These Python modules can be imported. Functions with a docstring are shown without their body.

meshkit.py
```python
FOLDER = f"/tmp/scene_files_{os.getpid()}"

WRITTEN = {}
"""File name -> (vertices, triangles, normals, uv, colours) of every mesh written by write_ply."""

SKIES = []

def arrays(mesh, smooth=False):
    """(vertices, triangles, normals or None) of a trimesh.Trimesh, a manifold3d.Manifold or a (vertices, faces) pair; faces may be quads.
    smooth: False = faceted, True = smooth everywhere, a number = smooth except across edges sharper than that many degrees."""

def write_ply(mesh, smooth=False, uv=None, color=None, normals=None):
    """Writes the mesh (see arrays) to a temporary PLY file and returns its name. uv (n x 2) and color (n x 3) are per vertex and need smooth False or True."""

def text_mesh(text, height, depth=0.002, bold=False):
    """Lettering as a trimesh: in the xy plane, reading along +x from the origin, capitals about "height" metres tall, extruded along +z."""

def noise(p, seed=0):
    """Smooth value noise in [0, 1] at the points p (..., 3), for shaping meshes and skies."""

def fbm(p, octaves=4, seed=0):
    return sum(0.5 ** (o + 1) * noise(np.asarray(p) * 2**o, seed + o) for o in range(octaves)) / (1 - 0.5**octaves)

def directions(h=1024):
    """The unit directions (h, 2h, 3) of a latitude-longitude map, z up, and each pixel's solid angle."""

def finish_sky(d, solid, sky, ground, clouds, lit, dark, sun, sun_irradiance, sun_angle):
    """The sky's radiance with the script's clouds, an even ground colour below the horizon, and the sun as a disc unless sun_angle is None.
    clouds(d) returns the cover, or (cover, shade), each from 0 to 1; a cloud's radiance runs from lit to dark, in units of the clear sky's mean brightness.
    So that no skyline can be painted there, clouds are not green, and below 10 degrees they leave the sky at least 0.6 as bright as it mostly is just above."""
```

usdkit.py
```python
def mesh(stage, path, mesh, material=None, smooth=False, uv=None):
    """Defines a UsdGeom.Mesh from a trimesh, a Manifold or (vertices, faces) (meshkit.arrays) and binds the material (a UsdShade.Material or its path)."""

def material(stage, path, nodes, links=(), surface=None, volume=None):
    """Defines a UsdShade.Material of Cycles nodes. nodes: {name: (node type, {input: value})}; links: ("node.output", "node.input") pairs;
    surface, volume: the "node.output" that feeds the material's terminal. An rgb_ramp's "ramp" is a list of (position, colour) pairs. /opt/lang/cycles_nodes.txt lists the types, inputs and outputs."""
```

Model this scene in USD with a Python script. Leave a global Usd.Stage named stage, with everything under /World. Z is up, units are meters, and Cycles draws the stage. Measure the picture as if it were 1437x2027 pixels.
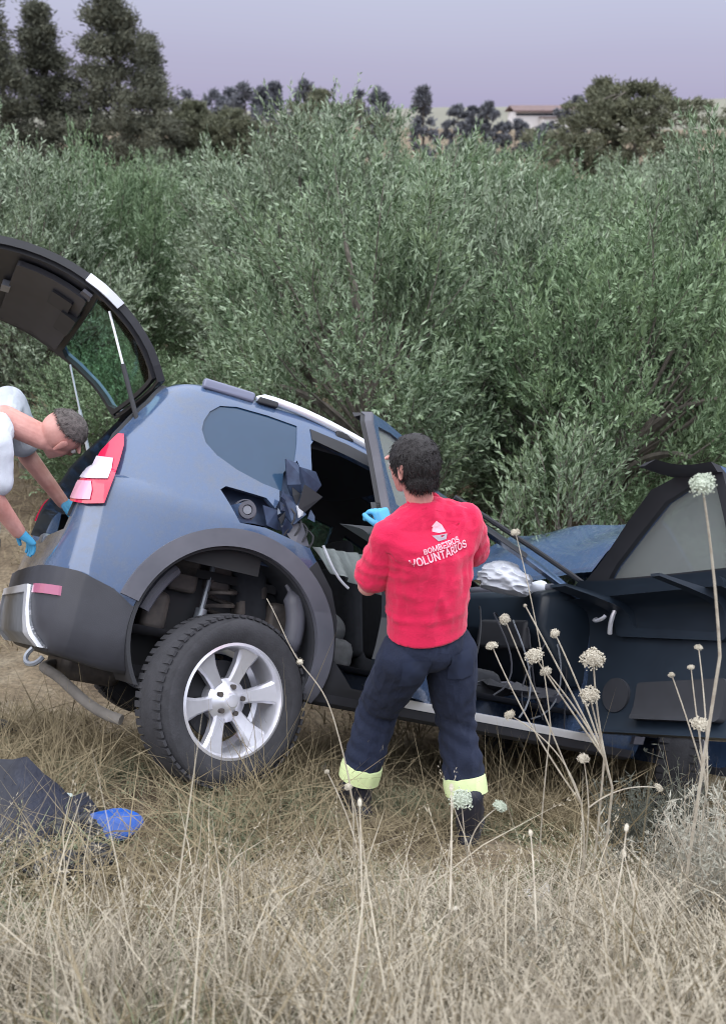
import math, random
import numpy as np, trimesh, usdkit, meshkit
import manifold3d as m3
from manifold3d import Manifold, CrossSection
from shapely.geometry import Polygon
from pxr import Usd, UsdGeom, UsdLux, UsdShade, Gf, Sdf, Vt

stage = Usd.Stage.CreateInMemory()
UsdGeom.SetStageUpAxis(stage, UsdGeom.Tokens.z)
UsdGeom.SetStageMetersPerUnit(stage, 1.0)
UsdGeom.Xform.Define(stage, '/World')
random.seed(7)
rng = np.random.default_rng(7)
L = '/World/Looks'

# ---------------------------------------------------------------- camera
FPX, CX, CY = 2000.0, 718.5, 1013.5            # focal length and centre in photograph pixels
PITCH = math.radians(21.517)
EYE = np.array([0.0, 0.0, 2.871])
cam = UsdGeom.Camera.Define(stage, '/World/camera')
cam.CreateHorizontalApertureAttr(36.0)
cam.CreateVerticalApertureAttr(36.0 * 1024 / 725)
cam.CreateFocalLengthAttr(FPX / 1437 * 36.0)
cam.CreateClippingRangeAttr((0.05, 5000.0))
cam.CreateExposureAttr(0.48)
cam.CreateFStopAttr(4.2); cam.CreateFocusDistanceAttr(4.3)
x = UsdGeom.Xformable(cam)
x.AddTranslateOp().Set(tuple(EYE))
x.AddRotateXOp().Set(90 - math.degrees(PITCH))

# ---------------------------------------------------------------- sky and sun (dusk, sun low behind the camera, veiled)
SUN_EL, SUN_AZ = math.radians(38.0), math.radians(235.0)      # azimuth from +y towards +x
SKY_STRENGTH = 0.15
usdkit.material(stage, L + '/sky_air', {
    's': ('sky_texture', dict(sky_type='single_scattering', sun_disc=False, sun_elevation=SUN_EL, sun_rotation=SUN_AZ, aerosol_density=2.0, ozone_density=2.0)),
    'tc': ('texture_coordinate', {}),
    'sep': ('separate_xyz', {}),
    'nz': ('noise_texture', dict(scale=1.6, detail=3.0)),
    'sum': ('math', dict(math_type='multiply_add', value2=0.10, value3=-0.05)),
    'add': ('math', dict(math_type='add')),
    'ramp': ('rgb_ramp', {'ramp': [(0.0, (2.10, 1.95, 2.98)), (0.05, (2.2, 2.08, 3.05)), (0.12, (2.7, 2.72, 3.5)), (0.22, (3.1, 3.2, 4.0)), (0.35, (3.6, 3.85, 4.75)), (1.0, (17.0, 17.4, 18.2))]}),
    'mx': ('mix', dict(mix_type='mix', fac=0.88)),
    'bg': ('background_shader', dict(strength=SKY_STRENGTH))},
    [('tc.generated', 'sep.vector'), ('tc.generated', 'nz.vector'), ('nz.fac', 'sum.value1'), ('sep.z', 'add.value1'), ('sum.value', 'add.value2'),
     ('add.value', 'ramp.fac'), ('s.color', 'mx.color1'), ('ramp.color', 'mx.color2'), ('mx.color', 'bg.color')], surface='bg.background')
dome = UsdLux.DomeLight.Define(stage, '/World/sky')
UsdShade.MaterialBindingAPI.Apply(dome.GetPrim()).Bind(UsdShade.Material.Get(stage, L + '/sky_air'))
dome.GetPrim().SetCustomDataByKey('kind', 'structure')
sun = UsdLux.DistantLight.Define(stage, '/World/sun')
sun.CreateIntensityAttr(0.13); sun.CreateAngleAttr(40.0); sun.CreateNormalizeAttr(True)
sun.CreateColorAttr(Gf.Vec3f(1.0, 0.93, 0.86))
sx = UsdGeom.Xformable(sun)
sx.AddRotateZOp().Set(-math.degrees(SUN_AZ)); sx.AddRotateXOp().Set(-(90 - math.degrees(SUN_EL)) )

# ---------------------------------------------------------------- helpers
used = {}
def numbered(parent, name):
    k = (parent, name); n = used.get(k, 0); used[k] = n + 1
    return name if n == 0 else f'{name}_{n:03d}'
def tag(prim, label=None, cat=None, group=None, kind=None):
    p = prim.GetPrim() if hasattr(prim, 'GetPrim') else prim
    for k, v in (('label', label), ('category', cat), ('group', group), ('kind', kind)):
        if v: p.SetCustomDataByKey(k, v)
    return p
def pathof(parent): return '/World' if parent is None else str(parent.GetPath())
def obj(name, mesh, mat, parent=None, smooth=False, label=None, cat=None, group=None, kind=None):
    pp = pathof(parent)
    m = usdkit.mesh(stage, pp + '/' + numbered(pp, name), mesh, L + '/' + mat, smooth=smooth)
    return tag(m, label, cat, group, kind)
def objs(name, meshes, mat, parent=None, **k):
    for m in meshes: obj(name, m, mat, parent, **k)
def thing(name, label, cat, group=None, mat=None):
    xf = UsdGeom.Xform.Define(stage, '/World/' + numbered('/World', name))
    if mat is not None:
        M4 = np.eye(4); M4[:mat.shape[0], :mat.shape[1]] = mat
        xf.AddTransformOp().Set(Gf.Matrix4d(*M4.T.ravel().tolist()))
    return tag(xf, label, cat, group)
def M44(R=None, t=(0, 0, 0), s=1.0):
    m = np.eye(4); m[:3, :3] = (np.eye(3) if R is None else R) * s; m[:3, 3] = t
    return m
def rz(a): c, s = math.cos(a), math.sin(a); return np.array([[c, -s, 0], [s, c, 0], [0, 0, 1.0]])
def copy_of(src, label, mat, cat=None, group=None):
    xf = UsdGeom.Xform.Define(stage, '/World/' + numbered('/World', src.GetName().rstrip('0123456789').rstrip('_')))
    xf.GetPrim().GetReferences().AddInternalReference(src.GetPath())
    xf.ClearXformOpOrder()
    xf.AddTransformOp(opSuffix='copy').Set(Gf.Matrix4d(*mat.T.ravel().tolist()))
    xf.GetPrim().SetInstanceable(True)
    return tag(xf, label, cat or src.GetCustomDataByKey('category'), group or src.GetCustomDataByKey('group'))

FW = np.array([0, math.cos(PITCH), -math.sin(PITCH)]); UP = np.array([0, math.sin(PITCH), math.cos(PITCH)])
def ray(px, py): return FW + (px - CX) / FPX * np.array([1.0, 0, 0]) - (py - CY) / FPX * UP
def at(px, py, Y):                                   # point of the world at distance Y in front of the viewer
    d = ray(px, py); return EYE + d * (Y / d[1])
def px_size(p, npx):                                  # length that spans npx photograph pixels at p
    return npx * float((np.asarray(p) - EYE) @ FW) / FPX
def to_manifold(v, f):
    t = trimesh.Trimesh(v, f, process=True)
    if t.volume < 0: t.invert()
    return Manifold(m3.Mesh(np.asarray(t.vertices, np.float32), np.asarray(t.faces, np.uint32)))
def tm(m):
    q = m.to_mesh(); return trimesh.Trimesh(np.asarray(q.vert_properties[:, :3], float), np.asarray(q.tri_verts), process=False)
def cat_(ms): return trimesh.util.concatenate([tm(m) if hasattr(m, 'to_mesh') else m for m in ms])
def box(lo, hi):
    lo, hi = np.minimum(lo, hi), np.maximum(lo, hi)
    return Manifold.cube([float(v) for v in hi - lo]).translate([float(v) for v in lo])
def rbox(lo, hi, r=0.02, n=8):                        # box with rounded edges
    lo, hi = np.minimum(lo, hi) + r, np.maximum(lo, hi) - r
    s = Manifold.sphere(r, n); ps = [s.translate([float(a), float(b), float(c)]) for a in (lo[0], hi[0]) for b in (lo[1], hi[1]) for c in (lo[2], hi[2])]
    return Manifold.batch_hull(ps)
def prism(pts, axis, a, b):
    """polygon (2-D points) extruded along an axis: 'x' -> points are (y,z), 'y' -> (x,z), 'z' -> (x,y)"""
    P = np.asarray(pts, float)
    c = CrossSection([P if Polygon(P).exterior.is_ccw else P[::-1]])
    m = c.extrude(float(b - a)).translate([0, 0, float(a)])
    if axis == 'z': return m
    if axis == 'y': return to_manifold(*(lambda q: (q.vertices[:, [0, 2, 1]], q.faces))(tm(m)))
    return to_manifold(*(lambda q: (q.vertices[:, [2, 0, 1]], q.faces))(tm(m)))
def dirprism(pts3, d, depth0, depth1):
    """planar 3-D polygon swept along direction d"""
    P = np.asarray(pts3, float); d = np.asarray(d, float) / np.linalg.norm(d)
    n = len(P); V = np.vstack([P + d * depth0, P + d * depth1])
    u = np.cross(d, [0, 0, 1.0]); u /= np.linalg.norm(u); w = np.cross(u, d)
    tri = trimesh.creation.triangulate_polygon(Polygon(np.c_[P @ u, P @ w]), engine='earcut')[1]
    tri = np.asarray(tri) % n; tri = tri[(tri[:, 0] != tri[:, 1]) & (tri[:, 1] != tri[:, 2]) & (tri[:, 0] != tri[:, 2])]
    F = [list(t) for t in tri] + [[t[0] + n, t[2] + n, t[1] + n] for t in tri]
    ccw = Polygon(np.c_[P @ u, P @ w]).exterior.is_ccw
    for i in range(n):
        j = (i + 1) % n; F += [[i, j + n, j], [i, i + n, j + n]]
    t = trimesh.Trimesh(V, F, process=False); trimesh.repair.fix_normals(t)
    return to_manifold(t.vertices, t.faces)
def tube(points, radii, n=8, closed_ends=True):
    P = np.asarray(points, float); R = np.broadcast_to(np.asarray(radii, float), (len(P),))
    T = np.gradient(P, axis=0); T /= np.linalg.norm(T, axis=1, keepdims=True) + 1e-12
    ref = np.array([0, 0, 1.0]) if abs(T[0, 2]) < .9 else np.array([1.0, 0, 0])
    V = []; th = np.linspace(0, 2 * np.pi, n, endpoint=False)
    u = np.cross(T[0], ref); u /= np.linalg.norm(u)
    for p, t, r in zip(P, T, R):
        u = u - t * (u @ t); u /= np.linalg.norm(u) + 1e-12; w = np.cross(t, u)
        V.append(p + r * (np.cos(th)[:, None] * u + np.sin(th)[:, None] * w))
    V = np.vstack(V); F = []
    for i in range(len(P) - 1):
        for k in range(n):
            a, b = i * n + k, i * n + (k + 1) % n
            F += [[a, b, b + n], [a, b + n, a + n]]
    if closed_ends:
        m = len(V); V = np.vstack([V, P[0], P[-1]])
        for k in range(n):
            F += [[m, (k + 1) % n, k], [m + 1, (len(P) - 1) * n + k, (len(P) - 1) * n + (k + 1) % n]]
    return trimesh.Trimesh(V, F, process=False)
def spline(pts, n=24):
    from scipy.interpolate import CubicSpline
    P = np.asarray(pts, float); s = np.r_[0, np.cumsum(np.linalg.norm(np.diff(P, axis=0), axis=1))]
    return CubicSpline(s, P)(np.linspace(0, s[-1], n))
def apply(mesh, M):
    m = (tm(mesh) if hasattr(mesh, 'to_mesh') else mesh.copy()); m.apply_transform(M); return m

# ---------------------------------------------------------------- materials
def mat(name, color, rough=.6, metallic=0.0, var=0.0, scale=8.0, bump=0.0, bscale=40.0, coat=0.0, spec=.5, dark=None, island=0.0, obj_rand=0.0, sheen=0.0, trans=0.0, cscale=None):
    """principled material whose colour runs between `dark` and `color` on object-space noise"""
    c = np.array(color, float); d = np.array(dark if dark is not None else c * (1 - var), float)
    N = {'tc': ('texture_coordinate', {}), 'n': ('noise_texture', dict(scale=scale, detail=5.0, roughness=.6)),
         'r': ('rgb_ramp', {'ramp': [(.32, tuple(d)), (.68, tuple(c))]}), 'p': ('principled_bsdf', dict(roughness=rough, metallic=metallic, coat_weight=coat, specular_ior_level=spec, sheen_weight=sheen))}
    Ls = [('tc.object', 'n.vector'), ('n.fac', 'r.fac')]
    out = 'r.color'
    if island or obj_rand:
        N['h'] = ('hsv', dict(hue=.5, saturation=1.0)); 
        src = 'g.random_per_island' if island else 'g.random'
        N['g'] = ('geometry', {}) if island else ('object_info', {})
        a = island or obj_rand
        N['mr'] = ('map_range', dict(to_min=1 - a, to_max=1 + a))
        Ls += [(src, 'mr.value'), ('mr.result', 'h.value'), (out, 'h.color')]; out = 'h.color'
        if island and obj_rand:
            N['oi'] = ('object_info', {}); N['mr2'] = ('map_range', dict(to_min=1 - obj_rand, to_max=1 + obj_rand)); N['h2'] = ('hsv', dict(hue=.5, saturation=1.0))
            Ls += [('oi.random', 'mr2.value'), ('mr2.result', 'h2.value'), (out, 'h2.color')]; out = 'h2.color'
    Ls.append((out, 'p.base_color'))
    if bump:
        N['bn'] = ('noise_texture', dict(scale=bscale, detail=4.0)); N['b'] = ('bump', dict(strength=bump, distance=.01))
        Ls += [('tc.object', 'bn.vector'), ('bn.fac', 'b.height'), ('b.normal', 'p.normal')]
    surf = 'p.BSDF'
    if trans:
        N['t'] = ('translucent_bsdf', {})
        N['mc'] = ('mix_closure', dict(fac=trans)); Ls += [(out, 't.color'), ('p.BSDF', 'mc.closure1'), ('t.BSDF', 'mc.closure2')]; surf = 'mc.closure'
    return usdkit.material(stage, L + '/' + name, N, Ls, surface=surf)
def dusty_glass(name, tint, dust, f):  # pale diffuse layer stands in for sky reflected in the pane
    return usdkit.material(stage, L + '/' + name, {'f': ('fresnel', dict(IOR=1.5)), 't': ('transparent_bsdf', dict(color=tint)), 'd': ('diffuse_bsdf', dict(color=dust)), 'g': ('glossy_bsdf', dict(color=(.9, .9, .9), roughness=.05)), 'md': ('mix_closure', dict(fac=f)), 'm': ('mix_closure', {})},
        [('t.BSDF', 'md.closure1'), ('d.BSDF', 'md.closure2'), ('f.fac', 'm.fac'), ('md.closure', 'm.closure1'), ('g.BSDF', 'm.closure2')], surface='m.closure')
def glass(name, tint, ior=1.5):
    return usdkit.material(stage, L + '/' + name, {'f': ('fresnel', dict(IOR=ior)), 't': ('transparent_bsdf', dict(color=tint)), 'g': ('glossy_bsdf', dict(color=(.9, .9, .9), roughness=.03)), 'm': ('mix_closure', {})},
        [('f.fac', 'm.fac'), ('t.BSDF', 'm.closure1'), ('g.BSDF', 'm.closure2')], surface='m.closure')
# ---------------------------------------------------------------- ground
from scipy.interpolate import RBFInterpolator
GP = np.array([  # x, y, z of the bank, the ditch and the olive grove floor
    (-3, -1, 1.27), (0, -1, 1.27), (3, -1, 1.27), (-3, .6, 1.2), (0, .6, 1.2), (3, .6, 1.15), (-2.5, 1.6, .86), (0, 1.6, .84), (2.2, 1.6, .80),
    (-2.5, 2.4, .52), (0, 2.4, .46), (2.0, 2.4, .42), (-1.9, 3.1, .30), (-.8, 3.1, .26), (.3, 3.0, .17), (1.5, 3.0, .1),
    (-2.2, 3.9, .12), (-1.2, 3.8, .12), (-.6, 3.7, .10), (0, 3.65, .0), (.45, 3.5, .0), (1.1, 3.8, -.3), (1.8, 3.9, -.5), (2.6, 3.9, -.55),
    (-2.4, 5.0, -.35), (-1.3, 5.0, -.52), (-.2, 4.9, -.62), (1.0, 4.9, -.95), (1.9, 4.9, -1.05), (3.0, 4.9, -1.0),
    (-3, 6.3, -.75), (0, 6.3, -.95), (3, 6.3, -1.2), (-4, 8, -.85), (0, 8, -.95), (4, 8, -1.1), (-6, 11, -.9), (0, 11, -.95), (6, 11, -1.0), (-5, 3, .4), (5, 3, .2), (5, 0.6, 1.2), (-5, .6, 1.25)], float)
_rbf = RBFInterpolator(GP[:, :2], GP[:, 2], kernel='thin_plate_spline', smoothing=.004)
def ground(xy):
    xy = np.atleast_2d(np.asarray(xy, float)); X = np.clip(xy[:, 0], -6, 6); Y = np.clip(xy[:, 1], -1.5, 11)
    z = _rbf(np.c_[X, Y])
    far = np.clip((xy[:, 1] - 9) / 3, 0, 1); z = z * (1 - far) + (-.95 + 0 * z) * far
    n = meshkit.fbm(np.c_[xy * 1.1, 0 * z], 2, 3) - .5
    d = np.hypot(xy[:, 0], xy[:, 1])
    z = z + n * .09 + np.clip((d - 60) / 240, 0, 1) ** 2 * 3.0 + (meshkit.fbm(np.c_[xy * .02, 0 * z], 2, 5) - .5) * np.clip((d - 30) / 60, 0, 1) * 1.5
    return z
def gz(x, y): return float(ground([[x, y]])[0])
def sheet(xs, ys):
    X, Y = np.meshgrid(xs, ys, indexing='ij'); V = np.c_[X.ravel(), Y.ravel()]; Z = ground(V)
    nx, ny = len(xs), len(ys); i, j = np.meshgrid(np.arange(nx - 1), np.arange(ny - 1), indexing='ij'); a = (i * ny + j).ravel()
    return np.c_[V, Z], np.c_[a, a + ny, a + ny + 1, a + 1]
gx = np.unique(np.r_[np.arange(-6, 6.01, .08), np.sign(np.linspace(-1, 1, 80)) * (6 + np.abs(np.linspace(-1, 1, 80)) ** 3 * 700)])
gy = np.unique(np.r_[np.linspace(-40, -2, 12), np.arange(-2, 9.01, .08), 9 + np.linspace(0, 1, 60) ** 2.5 * 900])
usdkit.material(stage, L + '/soil', {
    'tc': ('texture_coordinate', {}), 'a': ('noise_texture', dict(scale=1.3, detail=6.0, roughness=.65)), 'b': ('noise_texture', dict(scale=30.0, detail=4.0)),
    'ra': ('rgb_ramp', {'ramp': [(.3, (.10, .075, .055)), (.5, (.20, .16, .115)), (.7, (.30, .26, .20))]}), 'rb': ('rgb_ramp', {'ramp': [(.3, (.55, .55, .55)), (.7, (1.15, 1.12, 1.05))]}),
    'm': ('mix', dict(mix_type='multiply', fac=1.0)), 'bu': ('bump', dict(strength=.7, distance=.03)), 'p': ('principled_bsdf', dict(roughness=.95, specular_ior_level=.1))},
    [('tc.object', 'a.vector'), ('tc.object', 'b.vector'), ('a.fac', 'ra.fac'), ('b.fac', 'rb.fac'), ('ra.color', 'm.color1'), ('rb.color', 'm.color2'), ('m.color', 'p.base_color'), ('b.fac', 'bu.height'), ('bu.normal', 'p.normal')], surface='p.BSDF')
obj('ground', sheet(gx, gy), 'soil', smooth=True, kind='structure')
WHEEL_C = (-.03, -.845, .181); WHEEL_N = (.24, -.97, .04)
# ---------------------------------------------------------------- the car: x forward from the rear axle, y to its left, z up
CR = np.array([[0.8874, -0.4251, 0.1786], [0.2798, 0.8043, 0.5242], [-0.3665, -0.4152, 0.8327]])
CT = np.array([-0.9731, 4.3875, -0.0178])
u_, _, v_ = np.linalg.svd(CR); CR = u_ @ v_
EYEC = CR.T @ (EYE - CT)
def hit(px, py, n, k):
    d = CR.T @ ray(px, py); n = np.asarray(n, float); return EYEC + d * ((k - EYEC @ n) / (d @ n))
SIDE = ((0, 1, 0), -.87)
GHN = ((0, .56, -.24), .56 * -.84 - .24 * 1.02)
def traced(pts, plane): return np.array([hit(a, b, *plane) for a, b in pts])

usdkit.material(stage, L + '/car_paint', {   # metallic slate blue with a dusty film
    'tc': ('texture_coordinate', {}), 'n': ('noise_texture', dict(scale=3.5, detail=8.0, roughness=.7)), 'n2': ('noise_texture', dict(scale=22.0, detail=6.0, roughness=.75)),
    'mul': ('math', dict(math_type='multiply')), 'mr': ('map_range', dict(from_min=.20, from_max=.42, to_min=.0, to_max=.55, clamp=True)), 'mr2': ('map_range', dict(from_min=.20, from_max=.42, to_min=.16, to_max=.42, clamp=True)),
    'mx': ('mix', dict(mix_type='mix', color1=(.040, .070, .138), color2=(.080, .090, .108))), 'p': ('principled_bsdf', dict(metallic=.35, coat_weight=.9, coat_roughness=.06))},
    [('tc.object', 'n.vector'), ('tc.object', 'n2.vector'), ('n.fac', 'mul.value1'), ('n2.fac', 'mul.value2'), ('mul.value', 'mr.value'), ('mul.value', 'mr2.value'), ('mr.result', 'mx.fac'), ('mx.color', 'p.base_color'), ('mr2.result', 'p.roughness')], surface='p.BSDF')
mat('bumper_plastic', (.030, .031, .040), rough=.55, var=.3, scale=6, bump=.1, bscale=300)
mat('flare_plastic', (.082, .082, .102), rough=.5, dark=(.058, .060, .076), scale=5)
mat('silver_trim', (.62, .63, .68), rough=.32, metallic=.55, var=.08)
mat('rail_metal', (.78, .79, .84), rough=.28, metallic=.6, var=.05)
mat('rail_shade', (.16, .17, .24), rough=.4, metallic=.3)  # blue grey tone of the rear rail foot
mat('alloy', (.68, .68, .74), rough=.28, metallic=.7, var=.12, scale=12)
mat('rubber', (.028, .028, .034), rough=.8, dark=(.017, .017, .021), scale=20, bump=.2, bscale=120)
mat('dark_trim', (.016, .017, .022), rough=.6, var=.3)
mat('door_card', (.0065, .0115, .019), rough=.42, dark=(.004, .0075, .013), scale=5)
mat('cabin_dark', (.008, .008, .010), rough=.8)
mat('seat_cloth', (.020, .022, .028), rough=.95, var=.3, scale=30)
mat('seat_grey', (.24, .25, .26), rough=.95, var=.3, scale=25)
mat('rusty_steel', (.10, .085, .075), rough=.6, metallic=.3, dark=(.04, .035, .035), scale=14)
mat('raw_metal', (.30, .32, .36), rough=.4, metallic=.7, var=.4, scale=9)
mat('torn_metal', (.055, .085, .15), rough=.45, metallic=.5, dark=(.018, .024, .05), scale=8)
mat('red_lens', (.55, .012, .06), rough=.12, coat=.6, dark=(.48, .01, .05))
mat('white_lens', (.60, .54, .66), rough=.15, coat=.6, var=.08)
mat('pink_lens', (.62, .30, .42), rough=.15, coat=.5, var=.1)
mat('reflector_red', (.34, .11, .18), rough=.2, coat=.5); mat('carpet', (.018, .018, .024), rough=.95, var=.3, scale=40)
mat('airbag_cloth', (.60, .62, .68), rough=.95, var=.08, scale=10, bump=.15, bscale=60, spec=.1); mat('curtain_cloth', (.33, .37, .37), rough=.95, var=.25, scale=9)
mat('mud_grey', (.17, .155, .14), rough=.9, var=.4)
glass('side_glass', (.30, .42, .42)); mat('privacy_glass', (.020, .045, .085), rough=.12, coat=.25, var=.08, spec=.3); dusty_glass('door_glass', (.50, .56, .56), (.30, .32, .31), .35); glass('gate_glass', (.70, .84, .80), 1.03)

itp = np.interp
XW = [-.875, -.86, -.83, -.78, -.70, -.55, -.30, 0, 2.1, 2.4, 2.8, 3.1, 3.3, 3.42, 3.49]
WW = [.40, .58, .68, .75, .805, .845, .866, .872, .872, .868, .84, .78, .68, .56, .40]
def lower_params(x, o):
    W = itp(x, XW, WW) + o
    zt = itp(x, [-.875, -.85, -.82, -.79, -.76, 1.95, 2.3, 2.8, 3.15, 3.35, 3.49], [.58, .66, .80, 1.0, 1.06, 1.06, 1.05, 1.0, .92, .82, .66]) + o
    zb = itp(x, [-.875, -.85, -.75, -.5, 0, 3.0, 3.3, 3.49], [.46, .34, .26, .22, .24, .24, .28, .40]) - o
    return W, zb, zt
def lower_section(W, zb, zt):
    H = zt - zb
    p = [(0, zb), (W - .12, zb), (W - .05, zb + .05 * H + .01), (W - .015, zb + .16 * H + .01), (W, zb + .38 * H), (W + .004, zb + .55 * H), (W - .002, zb + .72 * H), (W - .012, zb + .86 * H), (W - .030, zb + .94 * H), (W - .07, zt - .012), (W - .13, zt), (W * .4, zt + .022), (0, zt + .03)]
    p = np.array(p); s = np.r_[0, np.cumsum(np.linalg.norm(np.diff(p, axis=0), axis=1))]
    from scipy.interpolate import PchipInterpolator
    u = np.array([0, .5, .9, 1, 1.5, 2, 2.5, 3, 3.5, 4, 4.5, 5, 5.5, 6, 6.5, 7, 7.5, 8, 8.5, 9, 9.5, 10, 10.5, 11, 11.5, 12])
    k = np.arange(13.0)
    return np.c_[PchipInterpolator(k, p[:, 0])(u), PchipInterpolator(k, p[:, 1])(u)]
def loft(rings):
    n = len(rings[0]); V = np.vstack(rings); F = []
    for i in range(len(rings) - 1):
        for k in range(n):
            a, b = i * n + k, i * n + (k + 1) % n; F += [[a, b, b + n], [a, b + n, a + n]]
    m = len(V); V = np.vstack([V, rings[0].mean(0), rings[-1].mean(0)]); q = (len(rings) - 1) * n
    for k in range(n): F += [[m, (k + 1) % n, k], [m + 1, q + k, q + (k + 1) % n]]
    return to_manifold(V, F)
def lower_body(o=0.0, xs=None, floor=0.0, top=0.0):
    xs = xs if xs is not None else np.r_[np.linspace(-.875, -.7, 14), np.linspace(-.66, 3.1, 34), np.linspace(3.15, 3.49, 10)]
    xx = xs.copy(); rings = []
    for x0 in xs:
        W, zb, zt = lower_params(x0, o); h = lower_section(W, zb + floor, zt + top)
        full = np.vstack([h, (h * [-1, 1])[1:-1][::-1]])
        rings.append(np.c_[np.full(len(full), x0 - (o if x0 < 0 else -o) * (abs(x0 + .8) < .12 or x0 > 3.3)), -full[:, 0], full[:, 1]])
    return loft(rings)
ZG = np.array([.98, 1.05, 1.15, 1.25, 1.35, 1.43, 1.50, 1.55, 1.585, 1.61, 1.63, 1.645, 1.655])
def greenhouse(o=0.0, crush=True):
    rings = []; th = np.linspace(0, 2 * np.pi, 120, endpoint=False)
    for z in ZG:
        xr = itp(z, [.98, 1.15, 1.25, 1.40, 1.50, 1.55, 1.585, 1.61, 1.63, 1.645, 1.655], [-.775, -.765, -.735, -.65, -.575, -.53, -.48, -.42, -.32, -.18, .1]) - o
        xf = itp(z, [.98, 1.15, 1.35, 1.5, 1.57, 1.61, 1.63, 1.645, 1.655], [2.25, 1.98, 1.62, 1.36, 1.22, 1.05, .9, .75, .5]) + o
        if crush: xf = itp(z, [.98, 1.05, 1.227, 1.333, 1.431, 1.487, 1.515, 1.55, 1.585, 1.61, 1.63, 1.655], [2.12, 1.95, 1.53, 1.23, .97, .78, .66, .50, .38, .30, .22, .15]) + o
        b = itp(z, [.98, 1.02, 1.15, 1.35, 1.5, 1.55, 1.585, 1.61, 1.63, 1.645, 1.655], [.852, .84, .785, .70, .634, .607, .575, .535, .46, .36, .2]) + o
        e = 2 / 7.0; c, s = np.cos(th), np.sin(th)
        X = (xr + xf) / 2 + (xf - xr) / 2 * np.sign(c) * np.abs(c) ** e; Y = b * np.sign(s) * np.abs(s) ** (2 / 7.0)
        rings.append(np.c_[X, Y, np.full(120, z + (o if z > 1.5 else 0))])
    return loft(rings)
def arch(r, y0, y1, cx=-.08, cz=.42, n=64):
    c = Manifold.cylinder(y1 - y0, r, r, n); t = tm(c); v = t.vertices[:, [0, 2, 1]] + [cx, y0, cz]; return to_manifold(v, t.faces)
outer = lower_body() + greenhouse()
_ob = {}
def offset_body(o):
    if o not in _ob: _ob[o] = lower_body(o) + greenhouse(o)
    return _ob[o]
def offset_door(o):
    if ('d', o) not in _ob: _ob['d', o] = lower_body(o) + greenhouse(o, False)
    return _ob['d', o]
cab = lower_body(-.05, np.linspace(-.74, 1.95, 30), floor=.12, top=.03) + greenhouse(-.045)
BONNET_Z = prism([(2.02, .52), (3.25, .52), (3.25, 1.4), (2.02, 1.4)], 'y', -.74, .74)
shell = outer - cab - (BONNET_Z ^ lower_body(-.03))
# panels follow the skin of the body
def skin(pr, out=.012, inn=.03): return (offset_body(out) - offset_body(-inn)) ^ pr

front_door = [(.985, .33), (1.88, .33), (1.935, .45), (1.945, 1.00), (1.93, 1.07), (1.74, 1.19), (1.52, 1.335), (1.33, 1.455), (1.20, 1.505), (.985, 1.525)]
rear_open = [(.905, .33), (.56, .33), (.44, .44), (.415, .62), (.36, .75), (.27, .86), (.215, .93), (.215, 1.30), (.205, 1.44), (.225, 1.475), (.40, 1.435), (.551, 1.404), (.905, 1.335)]
front_open = [(.985, .33), (1.88, .33), (1.935, .45), (1.94, .97), (1.80, 1.0), (1.45, 1.15), (1.15, 1.26), (.985, 1.315)]
lfwin = [(1.03, 1.10), (1.52, 1.10), (1.30, 1.19), (1.03, 1.28)]; lrwin = [(.94, 1.10), (.34, 1.12), (.30, 1.25), (.285, 1.39), (.40, 1.41), (.94, 1.31)]
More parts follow.
